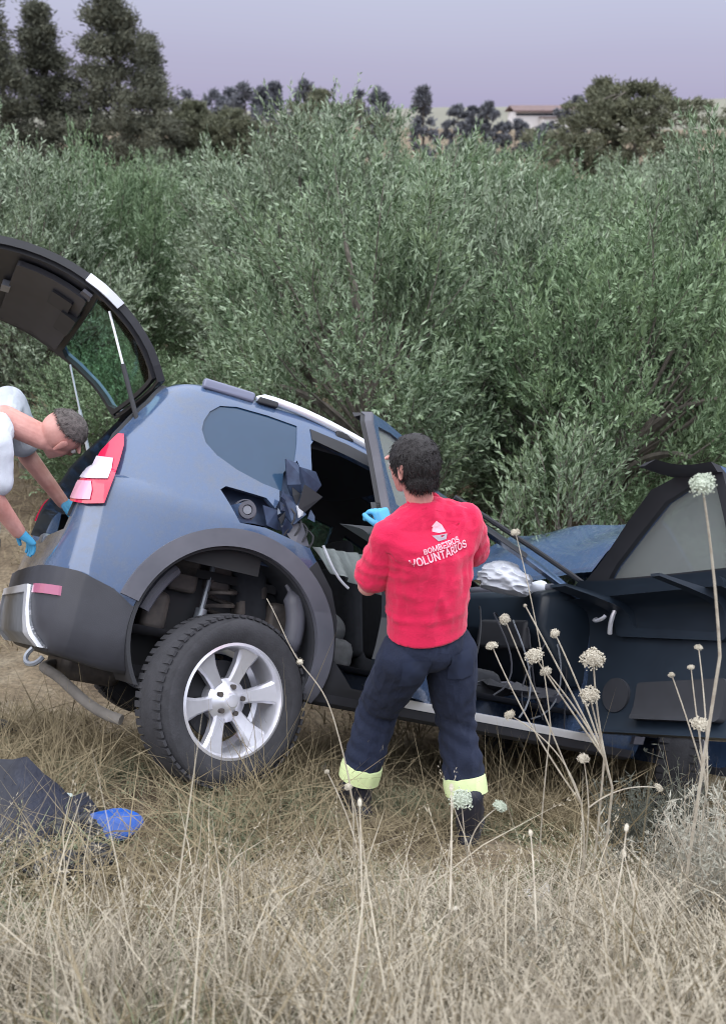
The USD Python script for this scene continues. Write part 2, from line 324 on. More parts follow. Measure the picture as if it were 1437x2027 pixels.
rear_door = [(.965, .33), (.58, .33), (.46, .44), (.435, .62), (.38, .75), (.29, .86), (.235, .95), (.235, 1.30), (.225, 1.46), (.25, 1.515), (.42, 1.54), (.965, 1.555)]
fwin = [(1.03, 1.10), (1.78, 1.10), (1.70, 1.165), (1.50, 1.295), (1.31, 1.415), (1.18, 1.462), (1.03, 1.48)]
rwin = [(.92, 1.10), (.34, 1.12), (.30, 1.25), (.285, 1.42), (.30, 1.468), (.44, 1.492), (.92, 1.505)]
qpx = [(400, 850), (404, 832), (416, 814), (436, 803), (470, 805), (530, 822), (588, 843), (587, 880), (583, 912), (562, 935), (558, 972), (520, 957), (470, 930), (430, 901), (408, 876)]
q3 = traced(qpx, GHN); qwin = q3[:, [0, 2]]
torn_px = [(562, 912), (585, 906), (590, 922), (606, 905), (612, 930), (618, 1000), (622, 1080), (604, 1086), (560, 1064), (520, 1046), (470, 1036), (456, 1004), (438, 968), (450, 961), (478, 969), (508, 978), (530, 985), (545, 1006), (556, 990), (559, 970), (566, 948)]
t3 = traced(torn_px, ((0, 1, 0), -.82)); torn = t3[:, [0, 2]]
cut = prism(front_open, 'y', -1.2, -.3) + prism(rear_open, 'y', -1.2, -.3) + prism(torn, 'y', -1.2, -.3)
cut += prism(qwin, 'y', -1.2, -.3)
cut += prism(lfwin, 'y', .3, 1.2) + prism(lrwin, 'y', .3, 1.2) + prism([(q[0], q[1]) for q in np.c_[q3[:, 0], q3[:, 2]]], 'y', .3, 1.2)
cut += prism([(-.68, 1.09), (.68, 1.09), (.56, 1.39), (-.56, 1.39)], 'x', .85, 2.4)
HATCH = [(-.60, .78), (.60, .78), (.64, 1.0), (.60, 1.22), (.545, 1.45), (.47, 1.555), (-.47, 1.555), (-.545, 1.45), (-.60, 1.22), (-.64, 1.0)]
cut += prism(HATCH, 'x', -1.3, -.42)
def swept(pxs, mid, a, b):             # cutter swept along one straight direction, from points traced on a plane facing it
    d = CR.T @ ray(*mid); d /= np.linalg.norm(d); c = hit(*mid, (-.6, -.8, 0), float(np.dot((-.6, -.8, 0), (-.73, -.75, 1.0))))
    return dirprism(traced(pxs, (d, float(d @ c))), d, a, b)
cut += swept([(48, 1094), (62, 1070), (80, 1046), (106, 1010), (127, 992), (146, 940), (163, 893), (178, 855), (196, 846), (250, 806), (300, 778), (335, 756), (335, 700), (40, 760), (-60, 900), (-60, 1094)], (160, 930), -.30, .42)
wheel_cut = arch(.43, -1.2, -.52) + arch(.40, .52, 1.2, 0, .36) + arch(.40, -1.2, -.52, 2.673, .36) + arch(.40, .52, 1.2, 2.673, .36)
bump_poly = [(-1.1, .10), (-.28, .10), (-.28, .46), (-.515, .50), (-.60, .555), (-.75, .60), (-1.1, .625)]
bump_pr = prism(bump_poly, 'y', -1.3, 1.3)
body = shell - cut - wheel_cut - bump_pr

car = thing('crashed_car', 'blue grey off-road car nose down in the ditch with its doors and tailgate open', 'car', mat=M44(CR, CT))
b_ = obj('body', body, 'car_paint', car, smooth=32)
obj('rear_bumper', ((offset_body(.014) - offset_body(-.035)) ^ bump_pr) - wheel_cut, 'bumper_plastic', car, smooth=32)
# arch flare of the near rear wheel
def ring_sector(r0, r1, cx, cz, y0, y1, a0, a1, n=40):
    A = np.radians(np.linspace(a0, a1, n)); P = np.r_[np.c_[cx + r1 * np.cos(A), cz + r1 * np.sin(A)], np.c_[cx + r0 * np.cos(A[::-1]), cz + r0 * np.sin(A[::-1])]]
    return prism(P, 'y', y0, y1)
fl = ((offset_body(.026) - offset_body(-.03)) ^ ring_sector(.425, .505, -.08, .42, -1.2, -.5, -22, 166)) - prism(torn, 'y', -1.2, -.3)
obj('wheel_arch_flare', fl, 'flare_plastic', car, smooth=32)
for (sx_, cx_, cz_) in ((-1, 2.673, .36), (1, 2.673, .36), (1, 0, .36)):
    f2 = (offset_body(.02) - offset_body(-.03)) ^ ring_sector(.395, .46, cx_, cz_, *((-1.2, -.5) if sx_ < 0 else (.5, 1.2)), -5, 185)
    if sx_ < 0: f2 = f2 - prism(front_open, 'y', -1.2, -.3)
    obj('wheel_arch_flare', f2, 'flare_plastic', car, smooth=32)
obj('arch_jamb', ((offset_body(.010) - offset_body(-.05)) ^ ring_sector(.500, .72, -.08, .42, -1.2, -.5, -30, 52)) - prism(rear_open, 'y', -1.3, -.3) - prism(torn, 'y', -1.2, -.3), 'dark_trim', car, smooth=32)
obj('side_sill', (offset_body(.012) - offset_body(-.03)) ^ prism([(.36, .15), (2.25, .15), (2.25, .285), (.40, .285)], 'y', -1.2, -.5), 'bumper_plastic', car, smooth=32)
obj('side_sill', (offset_body(.012) - offset_body(-.03)) ^ prism([(.42, .15), (2.25, .15), (2.25, .32), (.42, .32)], 'y', .5, 1.2), 'bumper_plastic', car, smooth=32)
obj('sill_strip', (offset_body(.016) - offset_body(-.02)) ^ prism([(.66, .288), (2.0, .288), (2.0, .328), (.66, .328)], 'y', -1.2, -.5), 'rail_metal', car, smooth=32)
# front end
fb = (offset_body(.012) - offset_body(-.03)) ^ prism([(3.05, .1), (4, .1), (4, .58), (3.2, .58), (3.05, .52)], 'y', -1.3, 1.3)
obj('front_bumper', fb, 'bumper_plastic', car, smooth=32)
for s in (-1, 1):
    hp = dirprism([(3.36, s * .42, .62), (3.36, s * .42, .80), (3.10, s * .80, .80), (3.10, s * .80, .64)], (.75, s * .66, 0), -.3, .5)
    obj('headlight', (offset_body(.014) - offset_body(-.02)) ^ hp, 'white_lens', car, smooth=30)
obj('grille', (offset_body(.012) - offset_body(-.02)) ^ prism([(-.36, .60), (.36, .60), (.34, .76), (-.34, .76)], 'x', 3.0, 4.0), 'dark_trim', car, smooth=30)
# engine bay
eb = [rbox([2.35, -.35, .55], [2.95, .35, .92], .04), rbox([2.2, -.62, .6], [2.5, -.42, .9], .03), rbox([2.3, .42, .6], [2.7, .64, .9], .03), rbox([3.0, -.5, .55], [3.1, .5, .85], .02)]
objs('engine_block', eb, 'dark_trim', car, smooth=30)
# glass
obj('quarter_window', (offset_body(-.006) - offset_body(-.012)) ^ prism(qwin, 'y', -1.2, -.3), 'privacy_glass', car, smooth=32)
for i, w in enumerate((lfwin, lrwin)):
    obj('window', (offset_body(-.006) - offset_body(-.012)) ^ prism(w, 'y', .3, 1.2), 'side_glass', car, smooth=32)
obj('quarter_window', (offset_body(-.006) - offset_body(-.012)) ^ prism(np.c_[q3[:, 0], q3[:, 2]], 'y', .3, 1.2), 'privacy_glass', car, smooth=32)
# cabin lining
lin = (offset_body(-.046) - offset_body(-.056)) ^ box([-.7, .2, .3], [1.9, 1.2, 1.7])
obj('cabin_lining', lin - prism(lfwin, 'y', .3, 1.2) - prism(lrwin, 'y', .3, 1.2) - prism(HATCH, 'x', -1.3, -.42), 'cabin_dark', car, smooth=32)
obj('headlining', (offset_body(-.046) - offset_body(-.06)) ^ box([-.5, -.6, 1.44], [1.0, .6, 1.7]), 'dark_trim', car, smooth=32)
obj('floor_carpet', cab ^ box([-.70, -1, .3], [1.93, 1, .432]), 'carpet', car, smooth=32)
# roof rails
for s in (-1, 1):
    pr = traced([(392, 762), (440, 768), (510, 789), (585, 817), (650, 848), (724, 888)], GHN)
    pr = np.array([[p[0], -s * (-abs(p[1])) if s > 0 else -abs(p[1]), p[2]] for p in pr]); pr[:, 2] += .005; pr[:, 1] *= .965
    ext = pr[-1] + (pr[-1] - pr[-2]) * 1.5
    rail = spline(np.vstack([pr[2:], ext]), 24); rail[:, 2] += .022 * np.sin(np.linspace(0, np.pi, 24)) ** .3
    rl = obj('roof_rail', tube(rail, np.r_[.012, np.full(22, .021), .012], 10), 'rail_metal', car, smooth=40)
    ft = [rbox(spline(pr[:3], 5)[2] - [.12, .022, .03], spline(pr[:3], 5)[2] + [.14, .022, .02], .012), rbox(rail[12] - [.05, .02, .04], rail[12] + [.05, .02, .0], .01), rbox(rail[-1] - [.06, .02, .04], rail[-1] + [.04, .02, .01], .01)]
    for q, mm in zip(ft, ('rail_shade', 'dark_trim', 'dark_trim')): obj('rail_foot', q, mm, rl, smooth=30)
    obj('rail_gap', rbox(spline(pr[1:4], 9)[5] - [.05, .026, .02], spline(pr[1:4], 9)[5] + [.05, .026, .012], .008), 'dark_trim', rl, smooth=30)
# gutter trim above the rear door
obj('door_frame_trim', skin(prism([(.21, 1.470), (.40, 1.437), (.551, 1.406), (.905, 1.337), (1.15, 1.262), (1.45, 1.152), (1.48, 1.185), (1.17, 1.30), (.905, 1.395), (.56, 1.465), (.40, 1.50), (.20, 1.525)], 'y', -1.2, -.3), .006, .02), 'dark_trim', car, smooth=32)

# tail light: red housing wrapping round the rear corner with two pale lenses
def tl(pts, out, inn): return (offset_body(out) - offset_body(-inn)) ^ swept(pts, (187, 925), -.25, .12)
tlm = obj('tail_light', tl([(178, 856), (222, 853), (247, 857), (246, 880), (236, 915), (206, 994), (170, 995), (128, 991), (146, 940), (163, 893)], .016, .05), 'red_lens', car, smooth=32)
obj('lens', tl([(160, 903), (190, 901), (224, 906), (221, 925), (213, 946), (180, 946), (143, 944), (150, 925)], .020, .0), 'white_lens', tlm, smooth=32)
obj('lens', tl([(141, 950), (180, 951), (182, 968), (178, 987), (132, 986)], .020, .0), 'pink_lens', tlm, smooth=32)
tl2 = (offset_body(.016) - offset_body(-.03)) ^ prism([(-.9, .93), (-.70, .93), (-.66, 1.22), (-.9, 1.22)], 'y', .70, 1.2)
obj('tail_light', tl2 - prism(HATCH, 'x', -1.3, -.42), 'red_lens', car, smooth=32)
# bumper details
RB = ((-1.0, 0, 0), .87)
skid = [(-.50, .52), (.50, .52), (.66, .26), (-.66, .26)]
def rear_panel(poly, o0, o1): return (offset_body(o0) - offset_body(o1)) ^ prism(poly, 'x', -1.3, -.55)
sk = obj('skid_plate', rear_panel(skid, .022, .0), 'raw_metal', car, smooth=32)
edge = prism(skid, 'x', -1.3, -.55) - prism([(-.46, .485), (.46, .485), (.615, .20), (-.615, .20)], 'x', -1.4, -.5)
obj('skid_edge', (offset_body(.034) - offset_body(.0)) ^ edge, 'silver_trim', sk, smooth=32)
for s in (-1, 1):
    obj('reflector', rear_panel([(.54, .485), (.76, .485), (.76, .525), (.54, .525)] if s > 0 else [(-.76, .485), (-.54, .485), (-.54, .525), (-.76, .525)], .02, .0), 'reflector_red', car, smooth=32)
# boot interior
obj('boot_floor', box([-.80, -.60, .70], [.2, .60, .74]), 'cabin_dark', car)
for a_, b_2 in ((-1, -.3), (.3, 1)): obj('boot_lining', ((offset_body(-.046) - offset_body(-.054)) ^ box([-.60, a_, .74], [.02, b_2, 1.12])) - prism(torn, 'y', -1.2, -.3), 'cabin_dark', car, smooth=32)
obj('boot_latch', rbox([-.84, -.06, .745], [-.78, .06, .80], .012), 'raw_metal', car, smooth=30)
# underbody: axle beam, exhaust, muddy floor
obj('exhaust_pipe', tube(spline([(-.3, .3, .22), (-.62, .1, .19), (-.70, -.12, .17), (-.66, -.40, .14), (-.55, -.60, .06), (-.42, -.72, .02)], 24), .024, 10), 'mud_grey', car, smooth=40)
obj('exhaust_silencer', apply(rbox([-.62, -.12, .13], [-.32, .42, .30], .05), np.eye(4)), 'rusty_steel', car, smooth=30)
obj('rear_axle', tube([(-.04, -.62, .24), (.02, -.4, .28), (.02, .4, .32), (0, .7, .34)], .04, 10), 'rusty_steel', car, smooth=40)
obj('tow_eye', tube(spline([(-.80, -.36, .25), (-.82, -.38, .19), (-.80, -.42, .18), (-.76, -.44, .22)], 12), .012, 6), 'raw_metal', car, smooth=40)
# wheel house of the near rear wheel: liner, spring, damper, cables
ln = arch(.4285, -.862, -.50) - arch(.412, -.90, -.515)
ln = ln ^ box([-1, -1, .18], [1, 0, 1])
wl = obj('wheel_house', ln, 'dark_trim', car, smooth=32)
clutter = [rbox([-.32, -.60, .62], [-.18, -.50, .78], .02), rbox([.02, -.62, .55], [.16, -.50, .74], .03), rbox([-.14, -.58, .66], [-.02, -.50, .82], .015), rbox([-.42, -.66, .42], [-.30, -.50, .60], .03), rbox([.17, -.66, .50], [.30, -.52, .66], .025)]
objs('bracket', clutter, 'rusty_steel', wl, smooth=30)
objs('liner_fold', [tube(spline([(.18, -.78, .74), (.24, -.80, .62), (.25, -.80, .50), (.22, -.80, .40)], 12), [.012] * 2 + [.045] * 8 + [.02] * 2, 8), tube(spline([(-.44, -.76, .50), (-.40, -.76, .60), (-.33, -.74, .70)], 12), .028, 8)], 'flare_plastic', wl, smooth=40)
th = np.linspace(0, 2 * np.pi * 5.5, 110)
obj('coil_spring', tube(np.c_[-.06 + .062 * np.cos(th), -.60 + .062 * np.sin(th), .36 + .34 * th / th[-1]], .010, 6), 'rusty_steel', car, smooth=40)
objs('damper', [tube([(-.17, -.64, .28), (-.14, -.60, .56)], .028, 12), tube([(-.14, -.60, .56), (-.12, -.58, .80)], .013, 8)], 'raw_metal', car, smooth=40)
# torn corner behind the rear door: inner panel, filler neck, shards
obj('inner_panel', (offset_body(-.085) - offset_body(-.10)) ^ box([-.35, -1, .80], [.20, -.4, 1.42]), 'torn_metal', car, smooth=32)
fc = hit(487, 1010, (0, 1, 0), -.80)
nk = obj('filler_neck', trimesh.util.concatenate([apply(trimesh.creation.annulus(.024, .040, .05), M44(np.array([[1, 0, 0], [0, 0, 1], [0, -1, 0.]]), fc)), apply(trimesh.creation.annulus(.046, .052, .03), M44(np.array([[1, 0, 0], [0, 0, 1], [0, -1, 0.]]), fc + [0, .02, 0]))]), 'flare_plastic', car, smooth=40)
obj('filler_cap', apply(trimesh.creation.cylinder(.020, .04), M44(np.array([[1, 0, 0], [0, 0, 1], [0, -1, 0.]]), fc)), 'raw_metal', nk, smooth=40)
r3 = np.random.default_rng(21)
def shard(pxs, depth, thick=.006, bend=.02):
    P = traced(pxs, ((0, 1, 0), depth)); c = P.mean(0)
    P = P + np.c_[np.zeros(len(P)), r3.normal(0, bend, len(P)), np.zeros(len(P))]
    V = np.vstack([P - [0, thick, 0], P + [0, thick, 0]]); return Manifold.hull_points(V.astype(np.float32)) if False else trimesh.convex.convex_hull(V)
for pxs, dep, mname in (([(566, 908), (592, 915), (604, 960), (585, 990), (568, 960)], -.80, 'torn_metal'), ([(590, 925), (622, 935), (632, 962), (612, 990), (598, 970)], -.83, 'torn_metal'),
                        ([(560, 975), (588, 985), (600, 1020), (575, 1040), (560, 1010)], -.81, 'torn_metal'), ([(590, 1000), (612, 1005), (605, 1018), (588, 1026)], -.86, 'silver_trim'),
                        ([(560, 1040), (600, 1035), (612, 1082), (580, 1080)], -.84, 'flare_plastic'), ([(520, 1000), (548, 1010), (552, 1050), (528, 1040)], -.80, 'torn_metal'),
                        ([(455, 1000), (475, 996), (500, 1036), (470, 1034)], -.80, 'car_paint'), ([(600, 960), (634, 985), (596, 1022), (590, 1010)], -.85, 'dark_trim')):
    obj('metal_shard', shard(pxs, dep), mname, car)
for k in range(12):
    a_px = (548 + r3.uniform(0, 70), 915 + r3.uniform(0, 160)); w_ = r3.uniform(8, 22); an = r3.uniform(0, 6.28)
    obj('metal_shard', shard([(a_px[0] + w_ * q * math.cos(an + o), a_px[1] + w_ * q * math.sin(an + o)) for o, q in ((0, 1.2), (1.3, .5), (2.6, .9), (4.4, .45))], -.78 - r3.uniform(0, .07), .003, .012), ('torn_metal', 'dark_trim', 'car_paint', 'torn_metal')[k % 4], car)
for k in range(4):
    a = hit(560 + 12 * k, 1000 + 15 * k, (0, 1, 0), -.80); 
    obj('cable', tube(spline([a, a + [.05, -.05, -.06], a + [.02, -.03, -.15], a + [.08, -.01, -.2]], 10), .005, 5), 'dark_trim', car)

# seats, dashboard, steering wheel, airbag
def seat(x0, y0, w=.50):
    back = [rbox([x0 - .10, y0 - w / 2, .52], [x0 + .06, y0 + w / 2, 1.04], .05)]
    b = apply(back[0], trimesh.transformations.rotation_matrix(-.22, [0, 1, 0], [x0, 0, .52]))
    s = cat_([rbox([x0, y0 - w / 2, .40], [x0 + .52, y0 + w / 2, .56], .05)])
    h = apply(rbox([x0 - .05, y0 - .13, 1.06], [x0 + .05, y0 + .13, 1.20], .04), trimesh.transformations.rotation_matrix(-.22, [0, 1, 0], [x0, 0, .52]))
    return s, b, h
for y0 in (-.36, .36):
    s, b, h = seat(1.02, y0)
    fs = obj('front_seat', s, 'seat_cloth', car, smooth=40); obj('seat_back', b, 'seat_cloth', fs, smooth=40); obj('headrest', h, 'seat_cloth', fs, smooth=40)
s, b, h = seat(.14, 0, 1.25)
rs = obj('rear_seat', s, 'seat_grey', car, smooth=40); obj('seat_back', b, 'seat_cloth', rs, smooth=40)
for y0 in (-.4, 0, .4): obj('headrest', apply(rbox([.08, y0 - .12, 1.2], [.17, y0 + .12, 1.34], .04), trimesh.transformations.rotation_matrix(-.22, [0, 1, 0], [.14, 0, .52])), 'seat_cloth', rs, smooth=40)
obj('cloth_heap', apply(trimesh.creation.icosphere(3, 1.0), M44(np.diag([.14, .14, .10]), (.52, -.42, .60))), 'seat_grey', car, smooth=True)
dash = Manifold.batch_hull([rbox([1.62, -.72, .78], [2.0, .72, 1.03], .05), rbox([1.85, -.72, .55], [2.0, .72, 1.10], .04)])
ds = obj('dashboard', dash, 'door_card', car, smooth=40)
obj('dash_top', rbox([1.72, -.70, 1.035], [2.06, .70, 1.085], .02), 'flare_plastic', ds, smooth=40)
obj('glove_box', rbox([1.60, -.62, .70], [1.66, -.15, .86], .02), 'dark_trim', ds, smooth=40)
sw = trimesh.creation.torus(.18, .014, 40, 10); Rsw = trimesh.transformations.rotation_matrix(1.15, [0, 1, 0]); Rsw[:3, 3] = (1.42, .36, .92)
st = obj('steering_wheel', apply(sw, Rsw), 'dark_trim', car, smooth=True)
objs('hub_part', [apply(rbox([-.07, -.07, -.02], [.07, .07, .03], .02), Rsw), apply(rbox([-.175, -.02, -.01], [.175, .02, .01], .008), Rsw)], 'dark_trim', st, smooth=40)
# passenger airbag hanging from the dashboard
ab = trimesh.creation.icosphere(6, 1.0); v = ab.vertices.copy()
ac = hit(1000, 1150, (0, 1, 0), -.62)
rg_ = 1 - np.abs(2 * meshkit.fbm(v * [1.7, 1.7, 2.6] + 5, 2, 9) - 1); rg2 = 1 - np.abs(2 * meshkit.fbm(v * [7, 6, 3] + 9, 3, 19) - 1)
v = v * (1 + .34 * (rg_ - .75))[:, None]
v = v * [.165, .12, .095]; v[:, 2] -= .35 * np.clip(v[:, 0] + .05, -1, 0) ** 2 * 8 * .1; v[:, 2] = np.where(v[:, 2] < -.055, -.055 + .25 * (v[:, 2] + .055), v[:, 2])
ab = trimesh.Trimesh(v, ab.faces, process=False); ab.apply_transform(M44(rz(.3), ac))
a_ = obj('airbag', ab, 'airbag_cloth', car, smooth=True)
obj('airbag_neck', tube(spline([ac + [.08, 0, .0], ac + [.18, .04, .0], ac + [.30, .1, .02]], 10), [.06, .055, .05, .04, .035, .035, .04, .045, .05, .05], 12), 'airbag_cloth', a_, smooth=40)

for k in range(7):
    p = np.array([1.30 + .09 * k, -.70 + .06 * r3.uniform(-1, 1), .80 - .02 * k]); q = p + [r3.uniform(-.1, .12), r3.uniform(-.1, .05), -.30 - .12 * r3.random()]
    obj('hanging_wire', tube(spline([p + [.1, .2, .08], p, (p + q) / 2 + [r3.uniform(-.08, .08), -.03, 0], q], 14), .0045, 5), ('dark_trim', 'bumper_plastic', 'raw_metal')[k % 3], car)
for k in range(24):
    c_ = np.array([r3.uniform(1.05, 1.9), r3.uniform(-.80, -.45), .47 + .03 * r3.random()]); P_s = r3.normal(0, .05, (7, 3)) * [1.3, 1, .5] + c_
    obj('broken_trim', trimesh.convex.convex_hull(P_s), ('dark_trim', 'bumper_plastic', 'flare_plastic')[k % 3], car)
# limp side airbag in the rear door opening
u_2, w_2 = np.meshgrid(np.linspace(0, 1, 22), np.linspace(0, 1, 16), indexing='ij')
A0, A1, A2 = hit(622, 1082, (0, 1, 0), -.74), hit(735, 1100, (0, 1, 0), -.70), hit(690, 1180, (0, 1, 0), -.78)
cP = A0 + (A1 - A0) * u_2[..., None] + (A2 - A0) * w_2[..., None] * (.55 + .45 * u_2[..., None]); cP[..., 1] += .035 * np.sin(u_2 * 16 + w_2 * 3) * (.4 + w_2) + .02 * np.sin(u_2 * 31 + 2 + w_2 * 5)
cP = cP.reshape(-1, 3); nc = len(cP); cF = [[i * 16 + j, (i + 1) * 16 + j, (i + 1) * 16 + j + 1, i * 16 + j + 1] for i in range(21) for j in range(15)]
obj('side_airbag', (np.vstack([cP, cP + [0, .006, 0]]), np.array(cF + [[q + nc for q in f[::-1]] for f in cF])), 'curtain_cloth', car, smooth=True)
obj('seat_belt', tube(spline([hit(640, 1080, (0, 1, 0), -.79), hit(650, 1105, (0, 1, 0), -.80), hit(668, 1140, (0, 1, 0), -.80), hit(690, 1165, (0, 1, 0), -.80)], 12), .007, 6), 'airbag_cloth', car, smooth=40)
# bonnet: sprung open and creased
gx_, gy_ = np.meshgrid(np.linspace(0, 1, 14), np.linspace(-1, 1, 17), indexing='ij')
bx = 1.86 + 1.15 * gx_; bz = 1.10 + .50 * np.interp(gx_, [0, .10, .40, 1], [.16, .50, 1.0, .05]) - .14 * gx_ ** 3
bz += .015 * np.sin(gy_ * 5 + gx_ * 4); by = gy_ * (.78 - .1 * gx_)
V = np.c_[bx.ravel(), by.ravel(), bz.ravel()]; n1, n2 = bx.shape
F = [[i * n2 + j, (i + 1) * n2 + j, (i + 1) * n2 + j + 1, i * n2 + j + 1] for i in range(n1 - 1) for j in range(n2 - 1)]
Vb = np.vstack([V, V - [0, 0, .025]]); N = len(V); Fb = [f for f in F] + [[f[3] + N, f[2] + N, f[1] + N, f[0] + N] for f in F]
rim = [i * n2 for i in range(n1)] + [(n1 - 1) * n2 + j for j in range(1, n2)] + [i * n2 + n2 - 1 for i in range(n1 - 2, -1, -1)] + list(range(n2 - 2, 0, -1))
for a, b in zip(rim, rim[1:] + rim[:1]): Fb.append([a, b, b + N, a + N])
obj('bonnet', (Vb, Fb), 'car_paint', car, smooth=35)
obj('windscreen_pillar_trim', tube(traced([(900, 984), (950, 1016), (1050, 1082), (1130, 1137), (1198, 1186)], GHN), .014, 8), 'dark_trim', car, smooth=40)

# doors
def rot_about(h, a): 
    m = np.eye(4); m[:3, :3] = rz(a); p = np.array([h[0], h[1], 0.]); m[:3, 3] = p - m[:3, :3] @ p; return m
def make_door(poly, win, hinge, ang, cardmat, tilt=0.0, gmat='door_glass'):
    pr, wn = prism(poly, 'y', -1.2, -.3), prism(win, 'y', -1.3, -.2)
    T = trimesh.transformations.rotation_matrix(tilt, [0, 1, 0], [hinge[0], hinge[1], .35]); M = rot_about(hinge, ang) @ T
    d = obj('door', apply(((offset_door(0) - offset_door(-.035)) ^ pr) - wn, M), 'car_paint', car, smooth=32)
    below = box([-2, -2, .3], [4, 2, 1.09])
    card = ((offset_door(-.037) - offset_door(-.085)) ^ pr) ^ below
    obj('door_card', apply(card, M), cardmat, d, smooth=32)
    above = box([-2, -2, 1.02], [4, 2, 2])
    fr = (((offset_door(-.036) - offset_door(-.060)) ^ pr) ^ above) - prism(Polygon(win).buffer(-.004).exterior.coords[:-1], 'y', -1.3, -.2)
    obj('window_frame', apply(fr, M), 'dark_trim', d, smooth=32)
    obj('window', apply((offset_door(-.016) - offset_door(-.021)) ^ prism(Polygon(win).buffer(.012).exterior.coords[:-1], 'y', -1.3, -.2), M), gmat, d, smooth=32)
    return d, M
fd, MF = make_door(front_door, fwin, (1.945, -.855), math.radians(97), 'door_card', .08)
arm = ((offset_door(-.085) - offset_door(-.115)) ^ prism(Polygon([(1.10, .80), (1.70, .84), (1.72, .99), (1.60, 1.03), (1.10, 1.03)]).buffer(.03).exterior.coords[:-1], 'y', -1.2, -.3)) - prism(Polygon([(1.14, .83), (1.60, .87), (1.62, .97), (1.14, .99)]).buffer(.02).exterior.coords[:-1], 'y', -1.2, -.2)
obj('armrest', apply(arm, MF), 'door_card', fd, smooth=32)
obj('door_handle', apply(tube(spline([(1.68, -.725, .99), (1.70, -.70, .93), (1.72, -.70, .87), (1.74, -.72, .82)], 12), .012, 8), MF), 'silver_trim', fd, smooth=40)
obj('inner_handle', apply(tube(spline([(1.84, -.72, .90), (1.82, -.69, .885), (1.78, -.69, .89), (1.76, -.70, .91)], 10), .010, 8), MF), 'silver_trim', fd, smooth=40)
obj('speaker', apply(trimesh.creation.cylinder(.085, .02, 32), MF @ M44(np.array([[1, 0, 0], [0, 0, 1], [0, -1, 0.]]), (1.72, -.775, .52))), 'dark_trim', fd, smooth=40)
obj('door_pocket', apply(((offset_door(-.085) - offset_door(-.12)) ^ prism(Polygon([(1.08, .42), (1.55, .42), (1.55, .56), (1.08, .58)]).buffer(.02).exterior.coords[:-1], 'y', -1.2, -.3)), MF), 'dark_trim', fd, smooth=32)
mir = apply(rbox([1.66, -1.10, 1.02], [1.76, -.90, 1.14], .04), MF); obj('door_mirror', mir, 'dark_trim', fd, smooth=40)
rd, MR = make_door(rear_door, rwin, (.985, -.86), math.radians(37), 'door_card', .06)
edge_poly = [(.231, .95), (.231, 1.30), (.221, 1.462), (.247, 1.519), (.262, 1.516), (.240, 1.46), (.247, 1.30), (.247, .95)]
obj('door_edge', apply((offset_door(.003) - offset_door(-.034)) ^ prism(edge_poly, 'y', -1.2, -.3), MR), 'flare_plastic', rd, smooth=32)

# tailgate, raised
S = np.array([0, .06, .15, .25, .35, .45, .52, .60, .70, .80, .90, .97, 1.06]); AN = np.radians(np.interp(S, [0, .15, .35, .5, .7, .97, 1.06], [149, 144, 128, 117, 108, 89, 84]))
hp = [np.array([-.50, 1.595])]
for i in range(1, len(S)): hp.append(hp[-1] + (S[i] - S[i - 1]) * np.array([-math.sin(AN[i]), -math.cos(AN[i])]))
hp = np.array(hp)
def gate_map(P):                       # (s, w, t) -> car space; t along the inner normal (downwards)
    s, w, t = P.T; X = itp(s, S, hp[:, 0]); Z = itp(s, S, hp[:, 1]); a = itp(s, S, AN)
    nx, nz = -np.cos(a), np.sin(a)     # normal of the path in the xz plane
    inner = -1.0
    crown = .05 * (w / .6) ** 2
    tt = t + crown
    return np.c_[X + inner * tt * nx * 1.0, w, Z + inner * tt * nz]
def gate_piece(man):
    t = tm(man); v, f = trimesh.remesh.subdivide_to_size(t.vertices, t.faces, .09, max_iter=12); 
    v2 = gate_map(v); q = trimesh.Trimesh(v2, f, process=True)
    if q.volume < 0: q.invert()
    return q
half = lambda s: itp(s, [0, .1, .3, .5, .75, 1.06], [.50, .54, .585, .62, .60, .56])
ss = np.linspace(0, 1.06, 15); outl = np.r_[np.c_[ss, -half(ss)], np.c_[ss[::-1], half(ss[::-1])]]
gout = Polygon(outl); gwin = Polygon([(.08, -.47), (.30, -.535), (.47, -.555), (.51, -.51), (.51, .51), (.47, .555), (.30, .535), (.08, .47), (.045, .40), (.045, -.40)])
ring = lambda p: list(p.exterior.coords)[:-1]
gsol = lambda p, a, b: prism(ring(p), 'z', a, b)
gskin = gsol(gout, -.012, .012) - gsol(gwin.buffer(.022), -1, 1)
tg = obj('tailgate', gate_piece(gskin), 'car_paint', car, smooth=40)
obj('tailgate_trim', gate_piece(gsol(gout.buffer(-.025), .014, .038) - gsol(gwin.buffer(.0), -1, 1)), 'dark_trim', tg, smooth=40)
obj('rear_window', gate_piece(gsol(gwin.buffer(.012), .015, .020)), 'gate_glass', tg, smooth=40)
obj('inner_panel', gate_piece(gsol(Polygon([(.56, -.46), (.90, -.44), (.90, .44), (.56, .46)]).buffer(.02), .05, .075)), 'bumper_plastic', tg, smooth=40)
obj('grab_recess', gate_piece(gsol(Polygon([(.60, -.30), (.70, -.30), (.70, -.10), (.60, -.10)]).buffer(.01), .076, .09)), 'dark_trim', tg, smooth=40)
obj('wiper_motor', gate_piece(gsol(Polygon([(.53, -.12), (.62, -.12), (.62, .16), (.53, .16)]), .05, .10)), 'dark_trim', tg, smooth=40)
obj('gate_latch', gate_piece(gsol(Polygon([(.91, -.05), (.955, -.05), (.955, .05), (.91, .05)]), .05, .08)), 'raw_metal', tg, smooth=40)
ed = gsol(gout.buffer(.002), -.016, .02) - gsol(gout.buffer(-.014), -1, 1)
obj('gate_edge', gate_piece(ed), 'dark_trim', tg, smooth=40)
